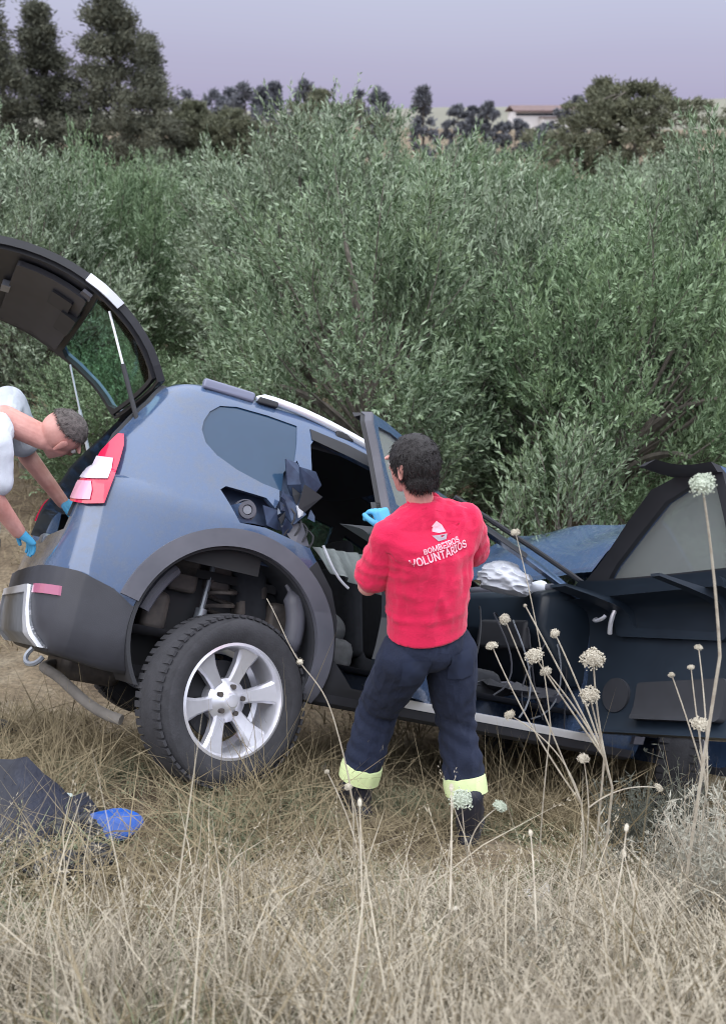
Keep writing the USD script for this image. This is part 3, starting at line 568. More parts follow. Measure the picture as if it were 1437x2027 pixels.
obj('edge_highlight', gate_piece(prism([(.40, -.613), (.40, -.600), (.54, -.612), (.60, -.600), (.60, -.626), (.52, -.634)], 'z', -.018, .024)), 'silver_trim', tg, smooth=40)  # silver strip stands in for the bright reflection along the gate edge
obj('lamp_cover', gate_piece(gsol(Polygon([(.53, -.58), (.58, -.58), (.59, -.46), (.53, -.46)]), .05, .066)), 'flare_plastic', tg, smooth=40)
for s in (-1, 1):
    e = gate_map(np.array([[.42, s * .55, .05]]))[0]; b0 = np.array([-.60, s * .60, 1.30])
    q = b0 + (e - b0) * .55
    sr = obj('gas_strut', tube([b0, q], .011, 8), 'silver_trim' if s > 0 else 'dark_trim', car, smooth=40); obj('piston_rod', tube([q, e], .006, 8), 'silver_trim', sr, smooth=40)
# seal of the tailgate opening: pale rain channel on the near pillar
ch = traced([(333, 757), (300, 778), (268, 797), (232, 818), (196, 842)], ((-.75, -.66, 0), .75 * .60 + .66 * .66))
obj('hatch_seal', (offset_body(.010) - offset_body(-.05)) ^ (prism(Polygon(HATCH).buffer(.012).exterior.coords[:-1], 'x', -1.3, -.42) - prism(HATCH, 'x', -1.4, -.3)) ^ box([-2, -1, .84], [0, 1, 1.7]), 'dark_trim', car, smooth=32)

# wheels
def wheel_meshes(R=.365, rim=.252, wd=.22):
    w = wd / 2
    prof = np.array([(rim - .012, -w * .80), (rim + .02, -w * .98), (R * .86, -w * 1.05), (R - .012, -w * .90), (R, -w * .66), (R, w * .66), (R - .012, w * .90), (R * .86, w * 1.05), (rim + .02, w * .98), (rim - .012, w * .80), (rim - .012, -w * .80)])
    pp = spline(prof[:-1], 30); pp = np.vstack([pp, pp[0]])
    ty = trimesh.creation.revolve(pp, sections=72)
    # tread blocks
    blocks = []
    for k in range(60):
        a = 2 * np.pi * k / 60
        for j, (y0, y1, o) in enumerate(((-w * .92, -w * .45, 0), (-w * .36, w * .36, .05), (w * .45, w * .92, 0))):
            bl = tm(box([R - .006, y0, -.013], [R + .006, y1, .013])); v = bl.vertices[:, [0, 2, 1]]; 
            c, s = math.cos(a + o), math.sin(a + o); v = np.c_[v[:, 0] * c - v[:, 1] * s, v[:, 0] * s + v[:, 1] * c, v[:, 2]]
            blocks.append(trimesh.Trimesh(v, bl.faces, process=False))
    tr = trimesh.util.concatenate(blocks)
    rp = np.array([(rim - .055, -w * .7), (rim - .012, -w * .82), (rim, -w * .82), (rim, w * .86), (rim - .014, w * .90), (rim - .020, w * .80), (rim - .030, w * .60), (rim - .030, -w * .6), (rim - .055, -w * .7)])
    barrel = trimesh.creation.revolve(rp, sections=72)
    # six broad spokes, flaring towards the rim, dished
    spokes, side_, r1 = [], [], rim - .018
    for k in range(6):
        a = 2 * np.pi * k / 6 + ROT
        def pt(r, t, z): return [r * math.cos(a) - t * math.sin(a), r * math.sin(a) + t * math.cos(a), z]
        pro = [(.055, .036, .030), (.10, .030, .042), (.16, .036, .058), (.21, .050, .072), (r1, .066, .080)]
        V, F = [], []
        for r, h, z in pro:
            V += [pt(r, -h, z - .012), pt(r, -h * .72, z), pt(r, h * .72, z), pt(r, h, z - .012), pt(r, h * .9, z - .05), pt(r, -h * .9, z - .05)]
        for i in range(len(pro) - 1):
            for j in range(6):
                p, q = i * 6 + j, i * 6 + (j + 1) % 6; F += [[p, q, q + 6], [p, q + 6, p + 6]]
        for b in (0, (len(pro) - 1) * 6): F += [[b, b + j, b + j + 1] for j in range(1, 5)]
        t = trimesh.Trimesh(V, F, process=False); trimesh.repair.fix_normals(t); spokes.append(t)
    hub = trimesh.creation.revolve([(0, .075), (.030, .073), (.042, .066), (.075, .040), (.095, .025), (.095, -.03), (0, -.03)], sections=48)
    cap = trimesh.creation.revolve([(0, .080), (.026, .078), (.028, .072), (.028, .06), (0, .06)], sections=32)
    nuts = [apply(trimesh.creation.cylinder(.011, .022, 12), M44(None, (.060 * math.cos(a), .060 * math.sin(a), .058))) for a in np.arange(5) * 2 * np.pi / 5 + .3]
    disc = trimesh.creation.revolve([(.05, -.03), (.17, -.03), (.17, -.05), (.05, -.05)], sections=40)
    return ty, tr, barrel, spokes, hub, cap, nuts, disc
ROT = math.radians(78)
def put_wheel(c, n):
    n = np.asarray(n, float) / np.linalg.norm(n); u = np.array([1.0, 0, 0]); u = u - n * (u @ n); u /= np.linalg.norm(u); w = np.cross(n, u)
    M = M44(np.c_[u, w, n], c); ty, tr, barrel, spokes, hub, cap, nuts, disc = wheel_meshes()
    wl = obj('wheel', apply(barrel, M), 'alloy', car, smooth=40)
    obj('tyre', apply(ty, M), 'rubber', wl, smooth=40); obj('tread', apply(tr, M), 'rubber', wl)
    for s in spokes: obj('spoke', apply(s, M), 'alloy', wl, smooth=25)
    obj('hub', apply(hub, M), 'alloy', wl, smooth=40); obj('hub_cap', apply(cap, M), 'alloy', wl, smooth=40); objs('wheel_nut', [apply(q, M) for q in nuts], 'rusty_steel', wl, smooth=30); obj('brake_disc', apply(disc, M), 'dark_trim', wl, smooth=30)
put_wheel(WHEEL_C, WHEEL_N)
put_wheel((0.0, .78, .36), (0, 1, 0)); put_wheel((2.673, -.74, .33), (.95, -1, 0)); put_wheel((2.673, .78, .36), (-.35, 1, 0))
# ---------------------------------------------------------------- people
mat('skin', (.60, .32, .28), rough=.5, dark=(.44, .19, .16), scale=9, bump=.15, bscale=90)
mat('red_cotton', (.60, .003, .060), rough=.9, dark=(.54, .003, .052), scale=5, bump=.25, bscale=160, sheen=.15)
mat('white_cotton', (.50, .53, .59), rough=.9, var=.06, scale=5, bump=.2, bscale=160)
mat('navy_cloth', (.0055, .011, .034), rough=.9, dark=(.0035, .0075, .024), scale=7, bump=.25, bscale=120)
mat('navy_seam', (.008, .015, .042), rough=.9, var=.3, scale=20)
mat('reflective_band', (.62, .72, .38), rough=.45, var=.1)
mat('boot_leather', (.012, .013, .022), rough=.45, var=.3)
mat('blue_glove', (.07, .34, .58), rough=.5, var=.15)
mat('dark_hair', (.012, .009, .010), rough=.6, var=.5, scale=40, bump=.6, bscale=180)
mat('grey_hair', (.13, .11, .105), rough=.8, var=.5, scale=40, bump=.6, bscale=180)
mat('print_pink', (.80, .42, .50), rough=.8, var=.05)
mat('print_grey', (.42, .36, .42), rough=.8, var=.2)
mat('eye_white', (.7, .68, .66), rough=.3); mat('lip', (.40, .16, .15), rough=.5)

def ell(c, axes, radii, n=28):
    A = np.asarray(axes, float).T * np.asarray(radii, float)
    s = tm(Manifold.sphere(1.0, n)); return to_manifold(s.vertices @ A.T + c, s.faces)
def sph(c, r, n=20): return Manifold.sphere(float(r), n).translate([float(v) for v in c])
def bone(a, ra, b, rb): return Manifold.batch_hull([sph(a, ra), sph(b, rb)])
def chain(pts, rs): return [bone(pts[i], rs[i], pts[i + 1], rs[i + 1]) for i in range(len(pts) - 1)]
def melt(parts, edge=.018, it=12, lam=.5):
    m = parts[0]
    for p in parts[1:]: m = m + p
    t = tm(m.refine_to_length(edge)); t.merge_vertices(); t.update_faces(t.nondegenerate_faces()); t.remove_unreferenced_vertices()
    trimesh.smoothing.filter_taubin(t, lamb=lam, nu=lam + .03, iterations=it); return t
def crease(t, amp, freq, seed, aniso=(1, 1, 1), hem=None):
    n = t.vertex_normals; p0 = t.vertices; p = t.vertices * freq * np.asarray(aniso)
    r = 1 - np.abs(2 * meshkit.fbm(p, 3, seed) - 1) * 2
    q = t.copy(); fade = 1.0 if hem is None else np.clip((p0[:, 2] - hem) / .06, 0, 1); q.vertices = t.vertices + n * (fade * amp * (r - .3))[:, None]; return q
def unit(v): v = np.asarray(v, float); return v / np.linalg.norm(v)
def head_parts(c, f, u, s=1.0):
    f = unit(f); u = unit(np.asarray(u, float) - f * (np.asarray(u, float) @ f)); l = np.cross(u, f); A = np.array([f, l, u])
    P = lambda a, b, d: c + (a * f + b * l + d * u) * s
    parts = [ell(P(-.012, 0, .025), A, np.array([.098, .076, .092]) * s), Manifold.batch_hull([ell(P(.045, 0, -.02), A, np.array([.045, .058, .05]) * s), ell(P(.060, 0, -.088), A, np.array([.022, .030, .018]) * s), ell(P(-.01, 0, -.055), A, np.array([.04, .056, .035]) * s)]),
             ell(P(.088, 0, .035), A, np.array([.014, .060, .012]) * s)]
    parts.append(Manifold.batch_hull([sph(P(.088, 0, .020), .009 * s), sph(P(.112, 0, -.018), .012 * s), sph(P(.092, .013, -.024), .008 * s), sph(P(.092, -.013, -.024), .008 * s)]))
    for q in (1, -1): parts.append(Manifold.batch_hull([ell(P(-.012, q * .079, .018), A, np.array([.018, .006, .020]) * s), ell(P(-.008, q * .077, -.022), A, np.array([.010, .006, .012]) * s)]))
    return parts, P, A
def face(p, P, s=1.0):
    for q in (1, -1):
        obj('eye', tm(sph(P(.082, q * .032, .012), .0125 * s)), 'eye_white', p, smooth=True)
        obj('iris', tm(sph(P(.0905, q * .032, .012), .0062 * s)), 'dark_hair', p, smooth=True)
        obj('eyebrow', tube([P(.093, q * .018, .032), P(.095, q * .034, .037), P(.085, q * .050, .032)], .0042 * s, 6), 'dark_hair', p, smooth=True)
    obj('mouth', tube(spline([P(.080, .026, -.052), P(.094, .010, -.050), P(.095, -.010, -.050), P(.080, -.026, -.052)], 10), [.002, .004, .0055, .006, .006, .006, .006, .0055, .004, .002], 6), 'lip', p, smooth=True)
def hand(wrist, d, palm_n, side, curl=.5, s=1.0):
    """glove: palm, four bent fingers of unequal length and a thumb; d points to the fingers, palm_n out of the palm, side = +1 when the thumb is on d x palm_n"""
    d = unit(d); n = unit(np.asarray(palm_n, float) - d * (np.asarray(palm_n, float) @ d)); w = np.cross(d, n) * side
    parts = [Manifold.batch_hull([sph(wrist, .027 * s), sph(wrist + d * .075 * s + w * .030 * s, .016 * s), sph(wrist + d * .080 * s - w * .032 * s, .014 * s), sph(wrist + d * .03 * s + w * .028 * s, .018 * s)])]
    for k, (o, ln) in enumerate(((.031, .072), (.011, .080), (-.010, .075), (-.030, .058))):
        b = wrist + (d * .078 + w * o) * s; p = [b]; a = .25 * curl
        for j, fr in enumerate((.45, .32, .23)):
            a += curl * .75; p.append(p[-1] + (d * math.cos(a) + n * math.sin(a) + w * o * .6) * ln * fr * s)
        parts += chain(p, [.0098 * s, .0090 * s, .0083 * s, .0072 * s])
    t0 = wrist + (d * .020 + w * .032) * s; p = [t0, t0 + (d * .026 + w * .022 + n * .012) * s, t0 + (d * .050 + w * .026 + n * .028) * s, t0 + (d * .068 + w * .020 + n * .040) * s]
    return parts + chain(p, [.015 * s, .0115 * s, .0100 * s, .0085 * s])
def torso(pel, che, shl, shr, fwd, infl=0.0, w=1.0):
    u = unit(che - pel); f = unit(fwd - u * (fwd @ u)); l = np.cross(u, f); A = np.array([f, l, u])
    e = lambda c, a, b, d: ell(c, A, np.array([a, b, d]) + infl)
    wa = pel * .55 + che * .45
    P = e(pel, .115, .165 * w, .10); W = e(wa, .105, .150 * w, .10); C = e(che, .118, .172 * w, .12)
    s1, s2 = sph(shl, .044 + infl), sph(shr, .044 + infl)
    return [Manifold.batch_hull([P, W]), Manifold.batch_hull([W, C]), Manifold.batch_hull([C, s1, s2])], A
def cutplane(m, p, n): return m.trim_by_plane([float(v) for v in n], float(np.dot(n, p)))
def project_on(mesh, n, flat, lift):
    """move flat points (with plane coordinates) on to the surface of mesh along its side facing n"""
    from scipy.interpolate import LinearNDInterpolator
    n = unit(n); a = unit(np.cross([0, 0, 1.0], n)); b = np.cross(n, a)
    k = mesh.vertex_normals @ n > .45; v = mesh.vertices[k]
    I = LinearNDInterpolator(np.c_[v @ a, v @ b], v @ n); h = I(np.c_[flat @ a, flat @ b]); h = np.where(np.isnan(h), np.nanmedian(h), h)
    return (flat @ a)[:, None] * a + (flat @ b)[:, None] * b + (h + lift)[:, None] * n

def boot(ank, toe, ground_z):
    d = np.array([toe[0] - ank[0], toe[1] - ank[1], 0.]); d = unit(d); w = np.array([-d[1], d[0], 0]); a = np.array([ank[0], ank[1], ground_z])
    up = Manifold.batch_hull([sph(a + [0, 0, .10] - d * .01, .052), sph(a + [0, 0, .24] - d * .015, .058)])
    fo = Manifold.batch_hull([sph(a - d * .045 + [0, 0, .045], .042), sph(a + d * .13 + w * .018 + [0, 0, .042], .044), sph(a + d * .17 - w * .01 + [0, 0, .038], .036), sph(a + d * .04 + [0, 0, .085], .045)])
    sole = [sph(a - d * .05 + w * q * .022 + [0, 0, .012], .018, 10) for q in (1, -1)] + [sph(a + d * .19 + w * q * .02 + [0, 0, .012], .018, 10) for q in (1, -1)] + [sph(a + d * .12 + w * q * .038 + [0, 0, .012], .018, 10) for q in (1, -1)]
    return melt([up, fo], .02, 8), tm(Manifold.batch_hull(sole)), a

def strands(name, mesh, person, mname, n, ln, down, seed):
    g_ = np.random.default_rng(seed); p_, fi = trimesh.sample.sample_surface(mesh, n, seed=seed); nn = mesh.face_normals[fi]
    d = np.asarray(down) + g_.normal(0, .35, (n, 3)); d = d - nn * (d * nn).sum(1, keepdims=True) * .85 + nn * .10
    V, F = leaves_(p_ - nn * .002, d, g_.uniform(.6, 1.3, n) * ln, .0011, g_); obj(name, (V, F), mname, person, kind='stuff')
def leaves_(base, d, ln, wd, rg):
    n = len(base); d = d / np.linalg.norm(d, axis=1, keepdims=True); s_ = np.cross(d, rg.normal(size=(n, 3))); s_ /= np.linalg.norm(s_, axis=1, keepdims=True) + 1e-9; ln = ln[:, None]
    V = np.stack([base, base + d * ln * .5 + s_ * wd, base + d * ln, base + d * ln * .5 - s_ * wd], 1).reshape(-1, 3); i = np.arange(n) * 4
    return V, np.concatenate([np.c_[i, i + 1, i + 2], np.c_[i, i + 2, i + 3]])
# --- the rescuer in the red shirt, seen from behind
F1 = unit([-.40, .92, 0]); LFT = np.array([-F1[1], F1[0], 0])
pel = np.array([.255, 3.57, .90]); che = np.array([.258, 3.61, 1.27]); neck0 = np.array([.238, 3.635, 1.455]); hd = np.array([.190, 3.665, 1.612])
shl = np.array([.255, 3.61, 1.365]) + LFT * .160; shr = np.array([.255, 3.61, 1.378]) - LFT * .160
elL, wrL = np.array([.020, 3.62, 1.13]), at(768, 1052, 3.88); elR, wrR = np.array([.46, 3.86, 1.15]), np.array([.36, 4.10, 1.22])
hipL, hipR = pel + LFT * .10 + [0, 0, -.05], pel - LFT * .10 + [0, 0, -.05]
kneL, kneR = np.array([.065, 3.68, .52]), np.array([.390, 3.60, .53]); ankL, ankR = np.array([-.017, 3.62, .10]), np.array([.440, 3.44, .10])
g1L, g1R = gz(ankL[0], ankL[1]) - .015, gz(ankR[0], ankR[1]) - .015
tors, A1 = torso(pel, che, shl, shr, F1)
hp1, HP1, HA1 = head_parts(hd, F1 * .94 + np.array([-.42, -.05, -.12]), [-.05, .05, 1], 1.0)
bodyparts = tors + [bone(neck0 - [0, 0, .03] + F1 * .01, .052, hd - HA1[0] * .015 - [0, 0, .05], .055)] + hp1 + chain([shl, elL, wrL], [.050, .042, .030]) + chain([shr, elR, wrR], [.050, .042, .030]) + chain([hipL, kneL, ankL + [0, 0, .05]], [.085, .058, .042]) + chain([hipR, kneR, ankR + [0, 0, .05]], [.085, .058, .042])
man = thing('person', 'person in red shirt and navy trousers standing at the car with back turned', 'person')
obj('body', melt(bodyparts, .016, 8), 'skin', man, smooth=True)
face(man, HP1)
hr = ell(HP1(-.016, 0, .030), HA1, np.array([.105, .083, .101])) + ell(HP1(-.045, 0, -.04), HA1, np.array([.060, .068, .062]))
hr = cutplane(hr, HP1(.055, 0, .02), unit(-HA1[0] + HA1[2] * .75)); hr = cutplane(hr, HP1(0, 0, -.075), HA1[2])
ht = melt([hr], .010, 4); ht = crease(ht, .007, 60, 4, (1, 1, .35))
obj('hair', ht, 'dark_hair', man, smooth=True); strands('hair_strands', ht, man, 'dark_hair', 5000, .028, [.1, -.2, -1], 3)
tt, _ = torso(pel, che, shl, shr, F1, .022, .91)
sh = tt[0] + tt[1] + tt[2] + Manifold.batch_hull([sph(neck0 - F1 * .012 - [0, 0, .036], .080), sph(shl, .060)]) + Manifold.batch_hull([sph(neck0 - F1 * .012 - [0, 0, .036], .080), sph(shr, .060)]) + bone(shl, .064, elL * .74 + shl * .26, .066) + bone(shr, .064, elR * .74 + shr * .26, .066)
sh = cutplane(sh, pel + [0, 0, .060], [0, -.12, 1])
for sj, ej in ((shl, elL), (shr, elR)):
    ax_ = unit(ej - sj); ce_ = elL * 0 + sj + (ej - sj) * .80; sh = sh - bone(ce_, .10, ce_ + ax_ * .12, .10) if False else sh
nk_ = np.array([.238, 3.63, 1.475]); sh = sh - bone(nk_ + [0, 0, .055], .060, nk_ + [0, 0, .2], .07)
st_ = melt([sh], .011, 6); hz_ = float(st_.vertices[:, 2].min()) + .045; st_ = crease(st_, .014, 6.5, 11, (1.6, 1.6, .45), hz_); st_ = crease(st_, .009, 8.0, 15, (.45, .45, 1.7), hz_); st_ = crease(st_, .003, 19, 12, (1, 1, 1), hz_)
sm = obj('shirt', st_, 'red_cotton', man, smooth=True)
th_ = np.linspace(0, 2 * np.pi, 41)
colr = np.c_[.060 * np.cos(th_), .060 * np.sin(th_), .020 * np.sin(th_)] + [.236, 3.630, 1.482]
obj('collar', tube(colr, .008, 8, False), 'red_cotton', sm, smooth=True)
for sj, ej in ((shl, elL), (shr, elR)):
    ax_ = unit(ej - sj); ua = unit(np.cross(ax_, [0, 0, 1.])); va = np.cross(ax_, ua); ce_ = sj + (ej - sj) * .82
    obj('sleeve_hem', tube(ce_ + .068 * np.cos(th_)[:, None] * ua + .068 * np.sin(th_)[:, None] * va, .0065, 6, False), 'red_cotton', sm, smooth=True)
# hem thickness and print on the back
nb = unit([.40, -.92, .12])
bp = (nb, float(nb @ (che - F1 * .16)))
def back_hit(px, py):
    d = ray(px, py); return EYE + d * ((bp[1] - EYE @ nb) / (d @ nb))
def print_text(text, p0, p1, hpx, mname, bold=True):
    a, b = back_hit(*p0), back_hit(*p1); e = b - a; ln = np.linalg.norm(e); e /= ln; up_ = np.cross(nb, e); 
    t = meshkit.text_mesh(text, 1.0, .02, bold); wdt = t.bounds[1][0] - t.bounds[0][0]; t.vertices[:, 0] = (t.vertices[:, 0] - t.bounds[0][0]) * ln / wdt
    hgt = px_size(a, hpx) ; fl = a + t.vertices[:, [0]] * e + t.vertices[:, [1]] * hgt * up_
    zz = t.vertices[:, 2]; q = project_on(st_, nb, fl, .002 + zz * .05)
    obj('lettering', trimesh.Trimesh(q, t.faces, process=False), mname, sm)
print_text('BOMBEIROS', (848, 1103), (921, 1077), 10, 'print_pink')
print_text('VOLUNTÁRIOS', (822, 1130), (937, 1088), 15, 'print_pink')
def emblem(pts, mname, lift):
    P = np.array([back_hit(*p) for p in pts]); c = P.mean(0); rings = [P, P * .66 + c * .34, P * .33 + c * .67]
    V = np.vstack(rings + [c[None]]); n = len(P); Fc = []
    for i in range(2):
        for k in range(n): a, b = i * n + k, i * n + (k + 1) % n; Fc += [[a, b, b + n], [a, b + n, a + n]]
    for k in range(n): Fc.append([2 * n + k, 2 * n + (k + 1) % n, 3 * n])
    obj('emblem', trimesh.Trimesh(project_on(st_, nb, V, lift), Fc, process=False), mname, sm)
emblem([(884, 1041), (893, 1048), (898, 1060), (884, 1063), (870, 1066), (874, 1052)], 'print_pink', .004)
emblem([(871, 1069), (885, 1066), (899, 1063), (895, 1073), (880, 1078)], 'print_grey', .004)
tr_, _ = torso(pel, che, shl, shr, F1, .008, .90)
tp = cutplane(tr_[0], pel + [0, 0, .078], [0, 0, -1])
cuffL, cuffR = np.array([-.012, 3.625, .235]), np.array([.425, 3.475, .275])
trs = [tp] + chain([hipL, kneL, cuffL], [.106, .080, .073]) + chain([hipR, kneR, cuffR], [.106, .080, .075])
tro = melt(trs, .016, 10)
kz = np.exp(-((tro.vertices[:, 2] - .50) / .07) ** 2) + np.exp(-((tro.vertices[:, 2] - .34) / .05) ** 2); tro.vertices += tro.vertex_normals * (.006 * kz * np.sin(tro.vertices[:, 2] * 95 + tro.vertices[:, 0] * 45 + 2 * np.sin(tro.vertices[:, 1] * 30)))[:, None]
tro = crease(tro, .013, 7.0, 31, (1, 1, .55)); tro = crease(tro, .006, 19, 32)
tm1 = obj('trousers', tro, 'navy_cloth', man, smooth=True)
for sg, hp_ in ((1, hipL), (-1, hipR)):                # back pockets and side seams
    c0 = hp_ - F1 * .05 + [0, 0, -.005]; e1 = LFT; gr = [(u_9, w_9) for u_9 in np.linspace(-.055, .055, 7) for w_9 in np.linspace(-.07, .05, 7)]
    fl_ = np.array([c0 + e1 * a_9 + np.array([0, 0, b_9]) for a_9, b_9 in gr]); pq = project_on(tro, -F1, fl_, .005)
    obj('back_pocket', (pq, np.array([[i * 7 + j, i * 7 + j + 1, (i + 1) * 7 + j + 1, (i + 1) * 7 + j] for i in range(6) for j in range(6)])), 'navy_seam', tm1, smooth=True)
for a, k in ((cuffL, kneL), (cuffR, kneR)):
    d = unit(k - a); u1 = unit(np.cross(d, [1, 0, 0.])); R_ = np.c_[np.cross(u1, d), u1, d]
    an = trimesh.creation.revolve([(.080, -.050), (.089, -.046), (.091, 0), (.088, .022), (.082, .026), (.076, .0), (.080, -.050)], sections=36)
    an = an.subdivide(); an.vertices *= 1 + .05 * (meshkit.fbm(an.vertices * 20, 2, 5) - .5)[:, None]
    obj('reflective_band', apply(an, M44(R_, a + d * .02)), 'reflective_band', tm1, smooth=30)
for ank, toe, g, pz in ((ankL, ankL + [-.07, .2, 0], g1L, 0), (ankR, ankR + [.05, .2, 0], g1R, 0)):
    bt, so, a0 = boot(ank, toe, g); bo = obj('boot', bt, 'boot_leather', man, smooth=True); obj('sole', so, 'rubber', bo, smooth=40)
dl = unit(wrL - elL); obj('glove', melt(hand(wrL, np.array([-.35, .45, .85]), [-.8, .5, -.2], 1, 1.05, 1.1), .006, 5), 'blue_glove', man, smooth=True)
dr = unit(wrR - elR); obj('glove', melt(hand(wrR, dr, [-.2, .2, -1], -1, .6), .006, 5), 'blue_glove', man, smooth=True)

# --- the person bending into the boot, cut by the left edge of the picture
Y2 = 4.42
hd2 = at(118, 862, Y2); shN = at(-14, 880, 4.18); shF = at(16, 800, 4.62); che2 = (shN + shF) / 2 + np.array([-.16, 0, -.06]); pel2 = np.array([-1.90, 4.42, .92])
elN, wrN = at(-14, 985, 4.12), at(36, 1052, 4.22); elF, wrF = shF + [.02, .12, -.30], shF + [.16, .14, -.55]
f2 = unit(np.array([.32, .50, -.78])); u2 = unit(np.array([.80, .05, .42]))
fwd2 = unit(np.array([.30, 0, -.95]))
tors2, A2 = torso(pel2, che2, shN, shF, fwd2)
hp2, HP2, HA2 = head_parts(hd2, f2, u2, 1.06)
feet2 = [np.array([-2.22, 4.15, 0]), np.array([-2.05, 4.55, 0])]
lh = np.cross(unit(che2 - pel2), fwd2)
hips2 = [pel2 + [-.02, -.10, -.04], pel2 + [-.02, .10, -.04]]; kn2 = [np.array([-2.08, 4.18, .52]), np.array([-1.98, 4.5, .50])]
an2 = [np.array([f[0], f[1], gz(f[0], f[1]) + .10]) for f in feet2]
man2 = thing('person', 'person in pale shirt and blue glove bending over the open boot of the car', 'person')
bp2 = tors2 + [bone((shN + shF) / 2 + [.02, 0, .02], .065, HP2(-.03, 0, -.06), .058)] + hp2 + chain([shN, elN, wrN], [.052, .046, .032]) + chain([shF, elF, wrF], [.052, .046, .032])
for h_, k_, a_2 in zip(hips2, kn2, an2): bp2 += chain([h_, k_, a_2], [.085, .058, .042])
obj('body', melt(bp2, .016, 8), 'skin', man2, smooth=True)
face(man2, HP2)
h2 = ell(HP2(-.014, 0, .030), HA2, np.array([.104, .081, .098]) * 1.06); h2 = cutplane(h2, HP2(.02, 0, .070), unit(-HA2[0] * .25 + HA2[2] * 1.2)); h2 = cutplane(h2, HP2(0, 0, .055), HA2[2])
h2m = crease(melt([h2], .010, 4), .006, 55, 6); obj('hair', h2m, 'grey_hair', man2, smooth=True); strands('hair_strands', h2m, man2, 'grey_hair', 3000, .020, -u2, 4)
t2, _ = torso(pel2, che2, shN, shF, fwd2, .024, 1.05)
s2 = t2[0] + t2[1] + t2[2] + bone(shN, .078, shN * .35 + elN * .65, .080) + bone(shF, .078, shF * .35 + elF * .65, .080)
s2 = cutplane(s2, pel2, unit(che2 - pel2)); cn = (shN + shF) / 2
s2 = s2 - bone(cn + [.02, 0, .02], .064, HP2(-.03, 0, -.06), .072)
s2m = melt([s2], .014, 10); s2m = crease(s2m, .014, 5, 41, (1, 1.4, .7)); obj('shirt', crease(s2m, .003, 15, 42), 'white_cotton', man2, smooth=True)
p2, _ = torso(pel2, che2, shN, shF, fwd2, .024, 1.08)
tp2 = [cutplane(p2[0], pel2 + unit(che2 - pel2) * .05, -unit(che2 - pel2))]
for h_, k_, a_2 in zip(hips2, kn2, an2): tp2 += chain([h_, k_, a_2], [.115, .085, .072])
obj('trousers', crease(melt(tp2, .018, 10), .014, 7, 43, (1, 1, .5)), 'navy_cloth', man2, smooth=True)
for f_ in feet2:
    bt, so, a0 = boot(f_, f_ + [.2, .02, 0], gz(f_[0], f_[1]) - .01); bo = obj('boot', bt, 'boot_leather', man2, smooth=True); obj('sole', so, 'rubber', bo, smooth=40)
obj('glove', melt(hand(wrN, unit(wrN - elN) + [.25, .1, 0], [.1, .2, -1], 1, .5), .006, 5), 'blue_glove', man2, smooth=True)
obj('glove', melt(hand(wrF, [.9, 0, -.4], [.1, .1, -1], -1, .5), .006, 5), 'blue_glove', man2, smooth=True)
# ---------------------------------------------------------------- trees
def leafmat(name, c1, c2, trans=.25, rough=.5, isl=.35, orand=.12, back=None):
    N = {'g': ('geometry', {}), 'tc': ('texture_coordinate', {}), 'n': ('noise_texture', dict(scale=2.6, detail=2.0)), 'oi': ('object_info', {}),
         'ad': ('math', dict(math_type='multiply_add', value2=.55, value3=.0)), 'ad2': ('math', dict(math_type='multiply_add', value2=1.3, value3=-.42)), 'ad3': ('math', dict(math_type='add')),
         'r': ('rgb_ramp', {'ramp': [(.1, c1), (.9, c2)]}), 'mr': ('map_range', dict(to_min=1 - orand, to_max=1 + orand)), 'h': ('hsv', dict(hue=.5, saturation=1.0)),
         'bk': ('mix', dict(mix_type='mix')), 'p': ('principled_bsdf', dict(roughness=rough, specular_ior_level=.25)), 't': ('translucent_bsdf', {}), 'm': ('mix_closure', dict(fac=trans))}
    Ls = [('tc.object', 'n.vector'), ('n.fac', 'ad2.value1'), ('g.random_per_island', 'ad.value1'), ('ad.value', 'ad3.value1'), ('ad2.value', 'ad3.value2'), ('ad3.value', 'r.fac'), ('oi.random', 'mr.value'), ('mr.result', 'h.value'), ('r.color', 'h.color')]
    out = 'h.color'
    if back is not None:
        N['bk'][1]['color2'] = back; N['bm'] = ('math', dict(math_type='multiply', value2=.75)); Ls += [('g.backfacing', 'bm.value1'), ('bm.value', 'bk.fac'), ('h.color', 'bk.color1')]; out = 'bk.color'
    else: N.pop('bk')
    Ls += [(out, 'p.base_color')]; N.pop('t'); N.pop('m')
    return usdkit.material(stage, L + '/' + name, N, Ls, surface='p.BSDF')
leafmat('olive_leaf', (.072, .112, .058), (.27, .345, .185), back=(.27, .34, .23), trans=.15)
leafmat('olive_leaf_green', (.062, .102, .048), (.235, .315, .155), back=(.22, .30, .18)); leafmat('olive_leaf_pale', (.075, .108, .062), (.29, .35, .21), back=(.32, .38, .28))
leafmat('olive_leaf_dark', (.040, .075, .042), (.105, .16, .095), back=(.15, .20, .155), trans=.15)
leafmat('pine_needles', (.085, .090, .066), (.185, .185, .130), trans=.0, rough=.7)  # needle colours lightened to carry the haze of distance
leafmat('scrub_leaf', (.115, .122, .08), (.25, .255, .16), trans=.0, rough=.7)  # haze over the scrub is painted in by paler leaf colours
leafmat('far_leaf', (.13, .135, .155), (.20, .21, .215), trans=.0, rough=.8)  # distance haze is mixed into these pale bluish leaf colours
mat('bark', (.17, .15, .125), rough=.9, dark=(.075, .065, .055), scale=12, bump=.7, bscale=30)
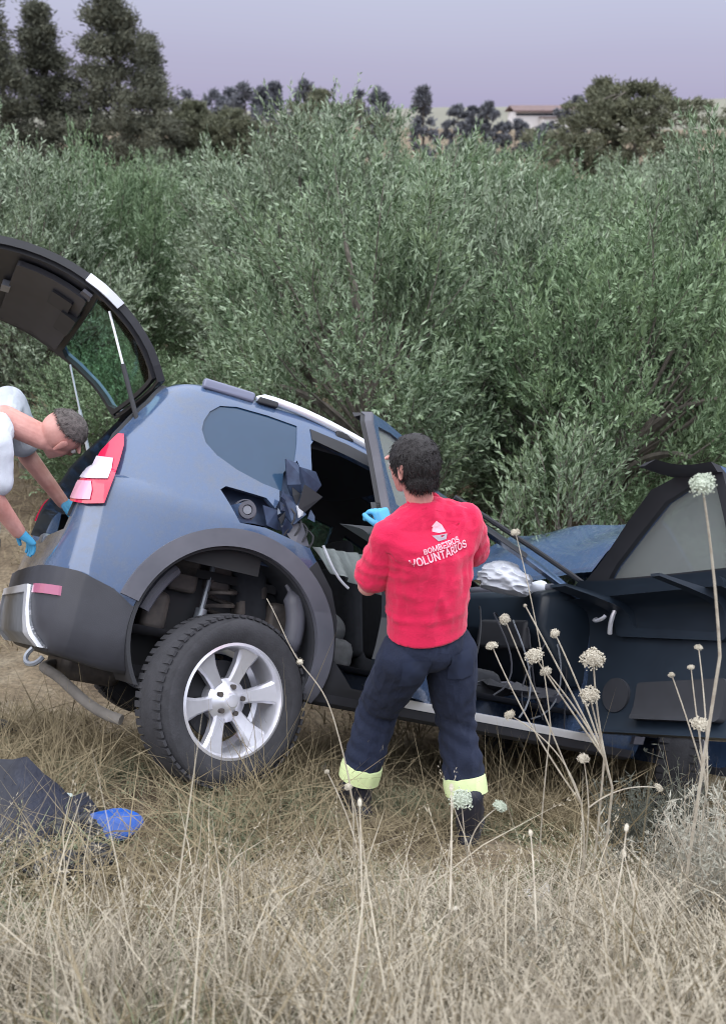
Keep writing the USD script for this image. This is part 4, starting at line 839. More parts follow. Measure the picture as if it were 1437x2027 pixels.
def leaves(base, d, ln, wd, rg, fold=.25):
    """one folded blade of two triangles per leaf"""
    n = len(base); d = d / np.linalg.norm(d, axis=1, keepdims=True); r = rg.normal(size=(n, 3)); s = np.cross(d, r); s /= np.linalg.norm(s, axis=1, keepdims=True) + 1e-9; nn = np.cross(s, d)
    ln = np.broadcast_to(ln, n)[:, None]; wd = np.broadcast_to(wd, n)[:, None]
    a = base; b = base + d * ln * .45 + s * wd + nn * wd * fold; c = base + d * ln; e = base + d * ln * .45 - s * wd + nn * wd * fold
    V = np.stack([a, b, c, e], 1).reshape(-1, 3); i = np.arange(n) * 4; F = np.concatenate([np.c_[i, i + 1, i + 2], np.c_[i, i + 2, i + 3]])
    return V, F
def olive_crown(seed, nplume, rx, ry, h, per=34, nleaf=21, ll=.054, lw=.0080):
    """crown of feathery plumes: every plume carries rising shoots, every shoot its leaves"""
    g = np.random.default_rng(seed)
    v = g.normal(size=(nplume, 3)); v[:, 2] = v[:, 2] * .9 + .12; v /= np.linalg.norm(v, axis=1, keepdims=True); rad = g.uniform(.35, .92, nplume) ** .7
    ph = np.arctan2(v[:, 1], v[:, 0]); wob = 1 + .16 * np.sin(3 * ph + seed) + .12 * np.sin(5 * ph + 2 * seed)
    C = np.c_[v[:, 0] * rx * rad * wob, v[:, 1] * ry * rad * wob, .45 * h + v[:, 2] * .40 * h * rad]; C[:, 2] = np.clip(C[:, 2], .07 * h, None)
    A = np.c_[v[:, :2] * .55, .55 + .45 * v[:, 2]] + g.normal(0, .16, (nplume, 3)); A /= np.linalg.norm(A, axis=1, keepdims=True)
    Lp = g.uniform(.35, .80, nplume) * (.75 + .35 * (C[:, 2] / h))
    k = np.repeat(np.arange(nplume), per); n = len(k); t0 = g.uniform(-.25, .75, n)
    side = g.normal(size=(n, 3)); side -= A[k] * (side * A[k]).sum(1, keepdims=True); side /= np.linalg.norm(side, axis=1, keepdims=True)
    P = C[k] + A[k] * (t0 * Lp[k])[:, None] + side * (g.uniform(.0, .20, n) * (1.05 - .8 * np.clip(t0, 0, 1)))[:, None]
    D = A[k] * .9 + side * g.uniform(.15, .75, n)[:, None] + [0, 0, .22]; D /= np.linalg.norm(D, axis=1, keepdims=True); ln = g.uniform(.20, .50, n) * (1.1 - .35 * np.clip(t0, 0, 1))
    t = np.linspace(.05, 1, nleaf); bend = g.normal(0, .25, (n, 3)) + [0, 0, -.12]
    S = P[:, None] + D[:, None] * (ln[:, None] * t)[..., None] + bend[:, None] * ((ln[:, None] * t) ** 2)[..., None]
    T = D[:, None] + 2 * bend[:, None] * (ln[:, None] * t)[..., None]; T /= np.linalg.norm(T, axis=2, keepdims=True)
    sd = g.normal(size=S.shape); sd -= T * (sd * T).sum(2, keepdims=True); sd /= np.linalg.norm(sd, axis=2, keepdims=True)
    B_ = S.reshape(-1, 3); m = len(B_)
    V, F = leaves(B_, (T * .8 + sd * .65).reshape(-1, 3), g.uniform(.7, 1.3, m) * ll, g.uniform(.8, 1.3, m) * lw, g)
    st = [tube(S[i][::6], np.linspace(.004, .0015, len(S[i][::6])), 3, False) for i in g.choice(n, min(n, 300), replace=False)]
    for i in range(nplume): st.append(tube(spline([(0, 0, .3 * h), C[i] * [.5, .5, .6] + [0, 0, .1 * h], C[i], C[i] + A[i] * Lp[i]], 9), np.linspace(.018, .003, 9), 4, False))
    return (V, F), trimesh.util.concatenate(st), [c for c in C[np.argsort(-rad)]]
def olive(name, seed, nshoot, rx, ry, h, label, group, m4, leaf='olive_leaf'):
    (V, F), st, lobes = olive_crown(seed, nshoot, rx, ry, h)
    t = thing(name, label, 'tree', group, m4)
    cr = obj('crown', (V, F), leaf, t)
    obj('twigs', st, 'bark', t, kind='stuff'); g = np.random.default_rng(seed + 99)
    tr = [tube(spline([(0, 0, -.2), (.03, .02, .25 * h), (.0, .05, .45 * h)], 10), np.linspace(.13, .085, 10), 10)]
    for q in lobes[:9]:
        q = np.array(q); tr.append(tube(spline([(0, .02, .22 * h + .1 * g.random()), q * [.45, .45, .75] + [0, 0, .05 * h], q], 10), np.linspace(.06, .015, 10), 6))
    obj('trunk', trimesh.util.concatenate(tr), 'bark', t, smooth=40)
    return t
OG = 'silvery olive trees of the grove behind the car'
def tree_at(px, Y): 
    x_ = float(at(px, 600, Y)[0]); return np.array([x_, Y, gz(x_, Y)])
def place(px, Y, rot, s, sz=None):
    p = tree_at(px, Y); m = M44(rz(rot) @ np.diag([s, s, (sz or s) * 1.13]), p); return m
protoA = olive('olive_tree', 1, 92, 1.25, 1.15, 3.15, 'broad silvery olive tree directly behind the red-shirted person', OG, place(735, 8.3, .3, 1.0, 1.02))
protoB = olive('olive_tree', 2, 92, 1.30, 1.15, 3.0, 'dense olive tree filling the picture behind the open front door', OG, place(1240, 8.2, 1.1, 1.0, 1.03), 'olive_leaf_green')
protoC = olive('olive_tree', 3, 80, 1.15, 1.1, 3.0, 'pale feathery olive tree above the raised tailgate at the left edge', OG, place(20, 11.0, 2.0, 1.05, 1.05), 'olive_leaf_pale')
protoD = olive('olive_tree', 4, 16, .62, .6, 1.55, 'small young olive shoot in front of the larger trees, right of the centre', OG, place(1165, 6.75, .7, .92, 1.0))
P_ = [protoA, protoB, protoC]
rows = [  # px, Y, which, rot, scale, z scale, label
    (985, 9.4, 2, 4.0, 1.05, 1.0, 'tall light green olive tree between the two broad front olive trees'),
    (1440, 9.6, 0, 2.2, 1.05, 1.05, 'olive tree half cut off by the right edge of the picture'),
    (225, 12.6, 1, 5.1, .85, 1.28, 'olive tree right of the raised tailgate with upright pale tips'),
    (400, 15.5, 0, 3.4, 1.0, .92, 'olive tree standing back above the gap with bare soil'),
    (205, 9.8, 1, 2.2, .72, .74, 'olive tree seen through the window of the raised tailgate'),
    (600, 11.6, 2, .9, 1.1, 1.09, 'tall olive tree with upright shoots against the far conifers'),
    (850, 13.2, 1, 2.9, 1.05, 1.0, 'olive tree behind the middle of the grove'),
    (1130, 12.6, 0, 1.6, 1.1, .86, 'olive tree of the second row below the far white building'),
    (1360, 14.0, 2, .2, 1.1, .98, 'olive tree of the second row under the round scrub at right'),
    (-60, 15.5, 0, 1.0, 1.1, 1.0, 'olive tree below the tall pines at the left edge'),
    (120, 17.0, 2, 2.7, 1.1, .86, 'olive tree below the right-hand tall pine'),
    (700, 17.5, 0, 4.4, 1.15, .95, 'olive tree of the third row left of the middle'),
    (1000, 18.0, 1, 3.3, 1.15, .90, 'olive tree of the third row right of the middle'),
    (1250, 19.0, 2, 5.5, 1.15, .82, 'olive tree of the third row in front of the round scrub'),
    (500, 20.0, 1, .5, 1.15, .80, 'olive tree of the third row before the brown far bushes'),
    (330, 24.0, 0, .1, 1.2, .72, 'small-looking olive tree farthest back at left'),
    (900, 25.0, 2, 1.9, 1.2, .82, 'small-looking olive tree farthest back in the middle')]
for px_, Y_, k_, ro, s_, sz_, lb in rows:
    copy_of(P_[k_], lb, place(px_, Y_, ro, s_, s_ * sz_), 'tree', OG)

# conifers and scrub beyond the grove
def needle_crown(seed, n, prof, h, ll, lw, clump=110, droop=-.1, lean=.0, irregular=.3):
    g = np.random.default_rng(seed); nb = n // clump; z = g.uniform(.0, 1, nb) ** .9; z = z + .02 * np.sin(z * 60)
    r = np.interp(z, *prof) * h; ang = g.uniform(0, 2 * np.pi, nb); sec = 1 + irregular * np.sin(ang * 3 + z * 9 + seed) + irregular * g.normal(0, .5, nb)
    rr = r * np.sqrt(g.uniform(.15, 1, nb)) * np.clip(sec, .3, 1.7); C = np.c_[rr * np.cos(ang), rr * np.sin(ang), z * h]
    B = np.repeat(C, clump, 0) + g.normal(0, 1, (nb * clump, 3)) * [.16, .16, .13] * (h / 8)
    D = np.repeat(np.c_[np.cos(ang), np.sin(ang), np.full(nb, .5)], clump, 0) * .7 + g.normal(0, .6, (nb * clump, 3))
    V, F = leaves(B, D, g.uniform(.6, 1.3, len(B)) * ll, g.uniform(.7, 1.3, len(B)) * lw, g); return V, F
def conifer(name, label, group, px, Y, py_top, seed, n, prof, leaf, ll=.17, lw=.020, cat='tree', irregular=.45):
    x_ = float(at(px, 240, Y)[0]); z0 = gz(x_, Y); h = float(at(px, py_top, Y)[2]) - z0
    t = thing(name, label, cat, group, M44(None, (x_, Y, z0)))
    obj('crown', needle_crown(seed, n, prof, h, ll, lw, irregular=irregular), leaf, t)
    g = np.random.default_rng(seed); tr = [tube(spline([(0, 0, -.3), (.02 * h, 0, .4 * h), (0, 0, .96 * h)], 12), np.linspace(.022 * h, .004 * h, 12), 8)]
    for k in range(14):
        z = g.uniform(.2, .9); a = g.uniform(0, 6.28); r = np.interp(z, *prof) * h * .8
        tr.append(tube([(0, 0, z * h), (r * .5 * math.cos(a), r * .5 * math.sin(a), z * h + .06 * h * r), (r * math.cos(a), r * math.sin(a), z * h + .03 * h)], [.007 * h, .005 * h, .002 * h], 5))
    obj('trunk', trimesh.util.concatenate(tr), 'bark', t, smooth=40); return t
PINE = ([0, .08, .25, .5, .68, .82, .93, 1], [.10, .20, .23, .21, .15, .10, .05, .01])
PINE2 = ([0, .08, .25, .45, .6, .75, .9, 1], [.10, .20, .22, .19, .15, .10, .06, .015])
G2 = 'tall dark pines at the upper left'
conifer('pine_tree', 'tallest dark pine, right of the pair at the upper left, cut by the top edge', G2, 232, 34, -25, 51, 52000, PINE, 'pine_needles')
conifer('pine_tree', 'broad pine left of the tallest pine with a pointed side top', G2, 95, 35, 20, 52, 46000, PINE2, 'pine_needles')
conifer('pine_tree', 'pine cut off by the left edge of the picture with a thin leader', G2, 5, 33, -10, 53, 30000, ([0, .1, .3, .5, .62, .75, .9, 1], [.1, .16, .19, .17, .10, .04, .02, .008]), 'pine_needles')
conifer('pine_tree', 'slim dark pine top rising at the right flank of the tallest pine', G2, 300, 36, 75, 54, 22000, ([0, .1, .4, .7, .9, 1], [.10, .17, .15, .09, .04, .01]), 'pine_needles')
G3 = 'brownish scrub trees beyond the grove'
BUSH = ([0, .1, .35, .6, .8, .93, 1], [.25, .42, .52, .50, .38, .20, .05])
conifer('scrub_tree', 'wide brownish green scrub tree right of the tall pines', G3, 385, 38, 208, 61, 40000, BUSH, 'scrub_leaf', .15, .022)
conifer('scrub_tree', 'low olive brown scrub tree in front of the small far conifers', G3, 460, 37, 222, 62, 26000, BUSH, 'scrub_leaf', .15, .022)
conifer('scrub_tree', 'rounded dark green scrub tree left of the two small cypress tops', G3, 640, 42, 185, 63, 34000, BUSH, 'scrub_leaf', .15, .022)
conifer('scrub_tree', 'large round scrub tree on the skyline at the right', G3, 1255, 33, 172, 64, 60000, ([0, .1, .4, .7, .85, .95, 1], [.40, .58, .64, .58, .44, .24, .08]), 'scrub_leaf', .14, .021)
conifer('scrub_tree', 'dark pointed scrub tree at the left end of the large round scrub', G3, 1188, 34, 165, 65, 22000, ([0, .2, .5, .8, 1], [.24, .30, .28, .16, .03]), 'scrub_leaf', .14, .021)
G4 = 'small far conifers along the skyline'
for i, (px_, top, w_, lb) in enumerate(((375, 186, .5, 'far rounded tree top just right of the tall pines'), (420, 182, .45, 'far tree top second right of the tall pines'), (455, 180, .4, 'far dark tree top above the brown scrub'), (485, 172, .3, 'far pointed conifer left of the twin tops'),
        (517, 178, .22, 'far narrow cypress, left one of the twin tops'), (545, 170, .24, 'far narrow cypress, right one of the twin tops'), (605, 168, .3, 'far conifer rising from the rounded scrub'), (713, 186, .26, 'far small pointed conifer left of the lone cypress'), (750, 176, .2, 'far lone small cypress in the middle of the skyline'), (835, 178, .14, 'thin far pole-like tree right of the lone cypress'))):
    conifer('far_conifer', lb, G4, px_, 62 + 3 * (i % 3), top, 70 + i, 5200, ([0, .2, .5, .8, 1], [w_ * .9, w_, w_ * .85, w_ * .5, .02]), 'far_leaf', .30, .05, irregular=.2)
G5 = 'dark round trees on the far ridge'
for i, (px_, top, w_, lb) in enumerate(((905, 212, .5, 'far dark round tree left of the white building'), (965, 206, .5, 'far dark round tree nearest the white building at its left'), (935, 216, .5, 'far low dark tree between the two round ones'), (1140, 196, .5, 'far dark tree at the right end of the white building'), (1020, 240, .7, 'far grey-green bush below the white building'), (1080, 247, .7, 'far bush under the reddish roof'))):
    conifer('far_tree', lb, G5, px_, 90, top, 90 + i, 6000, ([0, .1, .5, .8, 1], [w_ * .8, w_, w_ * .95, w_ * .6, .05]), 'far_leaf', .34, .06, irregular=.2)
# ridge and far building
mat('far_field', (.19, .185, .145), rough=.95, var=.25, scale=.05); mat('white_wall', (.72, .70, .70), rough=.9, var=.08, scale=.5); mat('tile_roof', (.17, .115, .11), rough=.9, var=.3, scale=2); mat('far_window', (.05, .06, .07), rough=.3)
def hills(x0, x1, Y, tops, depth, name, mname):
    xs = np.linspace(x0, x1, 60); V, F = [], []
    for j, fr in enumerate(np.linspace(0, 1, 9)):
        hgt = math.sin(fr * math.pi) ** .8
        for x_ in xs: V.append((x_, Y + depth * (fr - .5), -1.5 + (np.interp(x_, *tops) + 1.5 + (meshkit.fbm(np.array([[x_ * .03, fr * 3, 1.]]), 3, 8)[0] - .5) * 1.6) * hgt))
    for j in range(8):
        for i in range(59): a = j * 60 + i; F.append([a, a + 1, a + 61, a + 60])
    obj(name, (np.array(V), np.array(F)), mname, smooth=True, kind='structure')
hills(-160, 200, 230, ([-160, -60, 20, 60, 120, 200], [3.0, 3.2, 4.2, 5.5, 7.5, 7]), 80, 'far_hill', 'far_field')
bl = thing('far_building', 'long low white building with reddish roof on the far ridge', 'building', None, M44(None, (float(at(1072, 214, 110)[0]), 110, float(at(1072, 232, 110)[2]))))
hw = px_size((0, 110, 3), 58); hz = px_size((0, 110, 3), 11)
wall = box([-hw, -3, -1], [hw, 3, hz]); wn_ = [box([-hw + (k + .5) * hw / 5 - .35, -3.2, hz * .35], [-hw + (k + .5) * hw / 5 + .35, -2.9, hz * .75]) for k in range(10)]
for w_ in wn_: wall = wall - w_
obj('wall', wall, 'white_wall', bl)
for w_ in wn_: obj('window', w_ ^ box([-hw, -2.95, -1], [hw, -2.92, hz]), 'far_window', bl)
obj('roof', prism([(-3.4, hz), (0, hz + .5), (3.4, hz), (3.4, hz + .12), (0, hz + .62), (-3.4, hz + .12)], 'x', -hw - .3, hw + .3), 'tile_roof', bl)
obj('annexe', box([-hw * .2, -5.2, -1], [hw * 1.05, -3.05, hz * .05]), 'white_wall', bl); obj('annexe_roof', box([-hw * .25, -5.4, hz * .06], [hw * 1.1, -3.05, hz * .18]), 'tile_roof', bl)

BOWL = (-.966, 3.18)
# ---------------------------------------------------------------- dry grass and herbs
def grassmat(name, c1, c2, c3): 
    return usdkit.material(stage, L + '/' + name, {'g': ('geometry', {}), 'a': ('math', dict(math_type='multiply_add', value2=.65, value3=0.)), 'b': ('math', dict(math_type='multiply_add', value2=.35, value3=0.)),
        'r': ('rgb_ramp', {'ramp': [(0., c1), (.5, c2), (1., c3)]}), 'p': ('principled_bsdf', dict(roughness=.8, specular_ior_level=.15)), 'tc': ('geometry', {}), 'n': ('noise_texture', dict(scale=1.7, detail=2.0))},
        [('tc.position', 'n.vector'), ('n.fac', 'b.value1'), ('g.random_per_island', 'a.value1'), ('a.value', 'b.value3'), ('b.value', 'r.fac'), ('r.color', 'p.base_color')], surface='p.BSDF')
grassmat('straw', (.25, .215, .16), (.52, .475, .385), (.81, .77, .68))
grassmat('straw_brown', (.15, .12, .072), (.37, .31, .205), (.64, .57, .43))
grassmat('straw_green', (.13, .15, .085), (.27, .28, .19), (.46, .45, .35))
def blades(g, n, h, spread, w, lean, seedhead=.0):
    V, F = [], []; k = 0
    for i in range(n):
        b = np.r_[g.normal(0, spread, 2), -.02]; a = g.uniform(0, 6.28); d = np.array([math.cos(a), math.sin(a), 0]); s = np.array([-d[1], d[0], 0]); hh = h * g.uniform(.45, 1.15); ln = lean * g.uniform(.2, 1.6) * hh; ww = w * g.uniform(.6, 1.3)
        tw = g.normal(0, .5); s = s * math.cos(tw) + d * math.sin(tw)
        ts = (0, .35, .7, 1.0); pts = [b + d * ln * t ** 2 + np.array([0, 0, hh * t * (1 - .18 * t * lean)]) for t in ts]
        for j, p in enumerate(pts): q = ww * (1, .9, .65, .08)[j]; V += [p - s * q, p + s * q]
        F += [[k + 2 * j, k + 2 * j + 1, k + 2 * j + 3, k + 2 * j + 2] for j in range(3)]; k += 8
        if g.random() < seedhead:
            p = pts[-1]; u = pts[-1] - pts[-2]; u /= np.linalg.norm(u)
            for m in range(7):
                c = p + u * .010 * (m - 3) + g.normal(0, .003, 3); e = u * .011 + g.normal(0, .004, 3)
                V += [c, c + e * .5 + s * .0019, c + e, c + e * .5 - s * .0019]; F.append([k, k + 1, k + 2, k + 3]); k += 4
    return np.array(V), np.array(F)
def tuft_mesh(gg, tufts, pts, scales, lay):
    Vs, Fs, o = [], [], 0
    for p, sc in zip(pts, scales):
        V, F = tufts[gg.integers(len(tufts))]; R_ = rz(gg.uniform(0, 6.28)) @ trimesh.transformations.euler_matrix(*gg.normal(0, .12 + lay, 2), 0)[:3, :3]
        Vs.append(V @ R_.T * sc + p); Fs.append(F + o); o += len(V)
    return np.vstack(Vs), np.vstack(Fs)
def field(name, label, tufts, dens, per_m2, scale, mname, size, area, lay=0.0, height=None):
    """patches of grass, a few kinds of patch laid out on a jittered grid and tilted with the ground"""
    gg = np.random.default_rng(abs(hash_(name))); pi = UsdGeom.PointInstancer.Define(stage, '/World/' + numbered('/World', name)); tag(pi, label, None, None, 'stuff'); rel = []
    for i in range(5):
        n = int(per_m2 * size * size * 1.5); P = np.c_[gg.uniform(-.62, .62, (n, 2)) * size, np.zeros(n)]
        m = usdkit.mesh(stage, f'{pi.GetPath()}/{name}_patch_{i:03d}', tuft_mesh(gg, tufts, P, gg.uniform(*scale, n), lay), L + '/' + mname); rel.append(m.GetPath())
    pi.CreatePrototypesRel().SetTargets(rel); x0, x1, y0, y1 = area
    X, Y = np.meshgrid(np.arange(x0, x1, size), np.arange(y0, y1, size)); C = np.c_[X.ravel(), Y.ravel()] + gg.uniform(-.3, .3, (X.size, 2)) * size
    d = dens(C); C = C[gg.random(len(C)) < d]; Z = ground(C); n = len(C)
    e = .06; gxx = (ground(C + [e, 0]) - ground(C - [e, 0])) / (2 * e); gyy = (ground(C + [0, e]) - ground(C - [0, e])) / (2 * e)
    if size < 1: gxx, gyy = [np.clip(q, -.8, .8) for q in (gxx, gyy)]
    else: gxx, gyy = gxx * 0, gyy * 0
    q = []
    for i in range(n):
        nn = Gf.Vec3d(-gxx[i], -gyy[i], 1).GetNormalized(); r_ = Gf.Rotation(Gf.Vec3d(0, 0, 1), gg.uniform(0, 360)) * Gf.Rotation(Gf.Vec3d(0, 0, 1), nn); k = r_.GetQuat(); q.append(Gf.Quath(k.GetReal(), *k.GetImaginary()))
    sc = np.ones((n, 3)); sc[:, 2] = gg.uniform(.8, 1.2, n) * (1 if height is None else height(C))
    pi.CreateProtoIndicesAttr(Vt.IntArray.FromNumpy(gg.integers(0, 5, n).astype(np.int32))); pi.CreatePositionsAttr(Vt.Vec3fArray.FromNumpy(np.c_[C, Z].astype(np.float32)))
    pi.CreateOrientationsAttr(Vt.QuathArray(q)); pi.CreateScalesAttr(Vt.Vec3fArray.FromNumpy(sc.astype(np.float32)))
def hash_(t): return sum((i + 3) * ord(c) * 131 for i, c in enumerate(t))
g = np.random.default_rng(77)
def infoot(P):
    k = np.ones(len(P))
    for cx_, cy_, r_ in ((-.017, 3.58, .20), (-.02, 3.36, .16), (.45, 3.45, .24), (.44, 3.20, .20), (.42, 3.0, .14), (BOWL[0], BOWL[1], .22), (BOWL[0] * .93, BOWL[1] - .25, .2)): k *= np.hypot(P[:, 0] - cx_, P[:, 1] - cy_) > r_
    return k
clr = lambda P: meshkit.fbm(np.c_[P * 1.4, 0 * P[:, 0]], 3, 17)
def B(n, a, k=5): return [blades(np.random.default_rng(a[0] + i), n, *a[1:]) for i in range(k)]
field('dry_grass', 'tall dry straw-coloured grass in the foreground', B(22, (100, .25, .05, .0023, .8, .3)), lambda P: infoot(P) * np.clip((3.1 - P[:, 1]) / .5, .0, 1) * np.clip(.35 + 3.5 * (clr(P) - .38), .08, 1) * (np.hypot(P[:, 0] + 1.1, P[:, 1] - 2.85) > .45), 330, (.5, 1.2), 'straw', .34, (-2.2, 2.2, 1.0, 3.2), .05, lambda P: np.clip(1.35 - .42 * (P[:, 1] - 1.3), .45, 1.3))
field('trampled_grass', 'short trampled brown grass around the car and the person', B(22, (120, .055, .06, .0024, 1.8, .0)), lambda P: infoot(P) * np.clip(.55 + 1.6 * (clr(P + 9) - .35), .3, 1), 420, (.6, 1.3), 'straw_brown', .36, (-3.2, 3.2, 1.2, 5.4), .25)
field('green_grass', 'patches of grey-green grass among the straw', B(24, (140, .12, .05, .0024, .9, .1)), lambda P: infoot(P) * np.clip(.12 + 4 * (clr(P + 31) - .45), 0, 1), 300, (.6, 1.3), 'straw_green', .30, (-3.0, 3.0, 1.0, 4.4), .1, lambda P: np.clip(1.3 - .32 * (P[:, 1] - 1.2), .4, 1.2))
field('fallen_straw', 'fallen pale straw lying criss-cross on the ground', B(9, (150, .10, .07, .0021, 3.2, .0)), lambda P: infoot(P) * np.clip(.7 + 1.2 * (clr(P + 3) - .4), .3, 1), 420, (.6, 1.4), 'straw_brown', .36, (-2.6, 2.4, 1.2, 4.6), .5)
field('long_straw', 'sparse long bent straw stems above the foreground grass', B(5, (170, .42, .09, .0024, 1.0, .8)), lambda P: infoot(P) * np.clip((2.9 - P[:, 1]) / .5, 0, 1) * (np.hypot(P[:, 0] + 1.1, P[:, 1] - 2.6) > .5), 40, (.6, 1.15), 'straw', .5, (-2.0, 2.0, 1.2, 3.0), .22, lambda P: np.clip(1.3 - .35 * (P[:, 1] - 1.4), .5, 1.2))
field('grove_grass', 'dry grass on the floor of the olive grove', B(16, (160, .14, .12, .005, .9, .0)), lambda P: np.full(len(P), .9), 26, (.6, 1.4), 'straw_brown', 2.0, (-14, 14, 6, 27), .1)

# tall dried stalks with round seed heads
mat('stalk', (.46, .42, .34), rough=.85, dark=(.28, .24, .19), scale=30); mat('seed_head', (.58, .54, .45), rough=.95, dark=(.36, .32, .25), scale=60, bump=.6, bscale=220)
mat('seed_head_pale', (.58, .63, .53), rough=.95, dark=(.40, .45, .36), scale=60, bump=.6, bscale=220)
def umbel(c, d, r, seed, flat=.75, n=330):
    """a dried round umbel: rays ending in small seeds on a dome"""
    g = np.random.default_rng(seed); d = unit(d); a = unit(np.cross(d, [.3, .9, .1])); b = np.cross(d, a); ms = []
    k = np.arange(n); ph = k * 2.39996; z = 1 - 1.55 * (k + .5) / n; rr = np.sqrt(np.clip(1 - z * z, 0, 1))
    P = c + r * (rr * np.cos(ph))[:, None] * a + r * (rr * np.sin(ph))[:, None] * b + (r * flat * z)[:, None] * d; P += g.normal(0, r * .11, P.shape); P = c + (P - c) * (1 + .6 * (meshkit.fbm((P - c) / r * 1.3 + seed, 2, 3) - .5))[:, None]
    ico = trimesh.creation.icosphere(0, r * .088)
    V = (P[:, None] + ico.vertices[None] * g.uniform(.7, 1.3, (n, 1, 1))).reshape(-1, 3); F = (np.arange(n)[:, None, None] * len(ico.vertices) + ico.faces[None]).reshape(-1, 3)
    core = ell(c + d * r * .05, np.array([a, b, d]), [r * .80, r * .80, r * flat * .75], 14)
    return trimesh.util.concatenate([trimesh.Trimesh(V, F, process=False), tm(core)])
SG = 'tall dried stalks with round seed heads at right'
def stalk_plant(label, Y, base_px, heads, rad=.0034, seed=0, tone='seed_head', group=SG):
    """base_px and head pixels turned into points at distance about Y; every head on a stem that leaves the main stem"""
    x_, z_ = float(at(*base_px, Y)[0]), 0; b0 = np.array([x_, Y, gz(x_, Y) - .02]); g = np.random.default_rng(seed)
    t = thing('seedhead_plant', label, 'dry plant', group); fork = at(*base_px, Y)
    obj('stem', tube(spline([b0, (b0 + fork) / 2 + g.normal(0, .01, 3), fork], 10), np.linspace(rad * 1.15, rad, 10), 6), 'stalk', t, smooth=40)
    for px_, py_, rpx, dy in heads:
        e = at(px_, py_, Y + dy); m = (fork + e) / 2 + g.normal(0, .012, 3) + [0, 0, .02]; cv = spline([fork, m, e], 12)
        sm_ = obj('stem', tube(cv, np.linspace(rad, rad * .6, 12), 6), 'stalk', t, smooth=40)
        obj('seed_head', umbel(e + unit(cv[-1] - cv[-2]) * px_size(e, rpx) * .3, cv[-1] - cv[-2] + [0, 0, .02], px_size(e, rpx) * .78, seed + int(px_), (.62, .8, 1.0)[int(px_) % 3]), tone, sm_)
stalk_plant('dry stalk with the largest cream seed head in front of the door sill', 2.9, (1212, 1560), [(1175, 1312, 25, .0), (1168, 1382, 22, -.05), (1100, 1258, 11, .1)], .0042, 1)
stalk_plant('dry stalk with a yellowish seed head and a small white one beside the airbag', 2.95, (1196, 1500), [(1060, 1302, 20, .0), (1083, 1332, 12, .05), (1040, 1200, 4, .1)], .0036, 2)
stalk_plant('thin dry stalk with an oval white head next to the red shirt', 2.85, (1150, 1590), [(1001, 1230, 12, .0), (975, 1282, 13, .15), (1012, 1418, 12, .05)], .0030, 3)
stalk_plant('thin stalk with a small white head above the airbag', 3.1, (1090, 1440), [(1021, 1057, 10, .05)], .0026, 4)
stalk_plant('stalk with the large pale green head before the open door window', 2.5, (1425, 1300), [(1391, 967, 27, .0)], .0044, 5, 'seed_head_pale')
stalk_plant('low stalk with a cream head under the door, near the dark rubble', 2.9, (1165, 1600), [(1155, 1505, 13, .0), (1300, 1560, 10, .1)], .0028, 6)
stalk_plant('stalk with a grey round head by the right edge', 2.7, (1400, 1560), [(1386, 1440, 20, .0), (1330, 1338, 7, .1), (1368, 1324, 8, .1), (1383, 1285, 9, .12)], .0030, 7)
stalk_plant('stalk with a pale green head beside the right boot of the red-shirted person', 2.95, (925, 1700), [(914, 1592, 24, .0), (985, 1600, 15, .05)], .0030, 8, 'seed_head_pale')
stalk_plant('broken stalk with a white knot left of the left boot', 2.75, (712, 1700), [(690, 1560, 9, .0), (648, 1530, 6, .1)], .0030, 9)
# the long bent stalk in front of the rear wheel
t = thing('bent_stalk', 'long bent grass stalk with a white knot in front of the rear wheel', 'dry plant')
cv = spline([at(700, 1640, 3.05), at(690, 1540, 3.08), at(668, 1450, 3.1), at(632, 1360, 3.12), at(594, 1312, 3.14), at(560, 1250, 3.16), at(528, 1185, 3.2)], 30)
b0 = cv[0].copy(); b0[2] = gz(b0[0], b0[1]) - .02
obj('stem', tube(np.vstack([b0, cv]), np.linspace(.0036, .0012, 31), 6), 'stalk', t, smooth=40); obj('knot', umbel(at(594, 1311, 3.13), [0, 0, 1], px_size(at(594, 1311, 3.13), 7), 5, 1.0, 40), 'seed_head', t)
# leaning stems low in the picture
for i, (a, b, c, lb) in enumerate((((718, 1990), (716, 1760), (712, 1590), 'upright pale straw stem rising below the left boot'), ((0, 1975), (60, 1935), (140, 1880), 'slanting straw stem at the lower left corner'), ((890, 1800), (893, 1700), (893, 1560), 'thin upright straw stem in front of the right boot'), ((1062, 1890), (1058, 1760), (1050, 1650), 'pale straw stem right of the right boot'),
        ((1300, 1950), (1270, 1830), (1235, 1690), 'leaning straw stem at the lower right'), ((1175, 1950), (1215, 1800), (1240, 1640), 'straw stem leaning right below the seed heads'), ((690, 2010), (800, 1890), (900, 1800), 'slanting pale straw stem at the bottom centre'))):
    Y_ = 2.0 + .0011 * (2027 - a[1]) ; t = thing('straw_stem', lb, 'dry plant'); cv = spline([at(*a, Y_), at(*b, Y_ + .12), at(*c, Y_ + .3)], 16); b0 = cv[0].copy(); b0[2] = gz(b0[0], b0[1]) - .02
    obj('stem', tube(np.vstack([b0, cv]), np.linspace(.0036, .0016, 17), 6), 'stalk', t, smooth=40)
    obj('ear', umbel(cv[-1], cv[-1] - cv[-2], .008, i, 2.2, 40), 'seed_head', t)
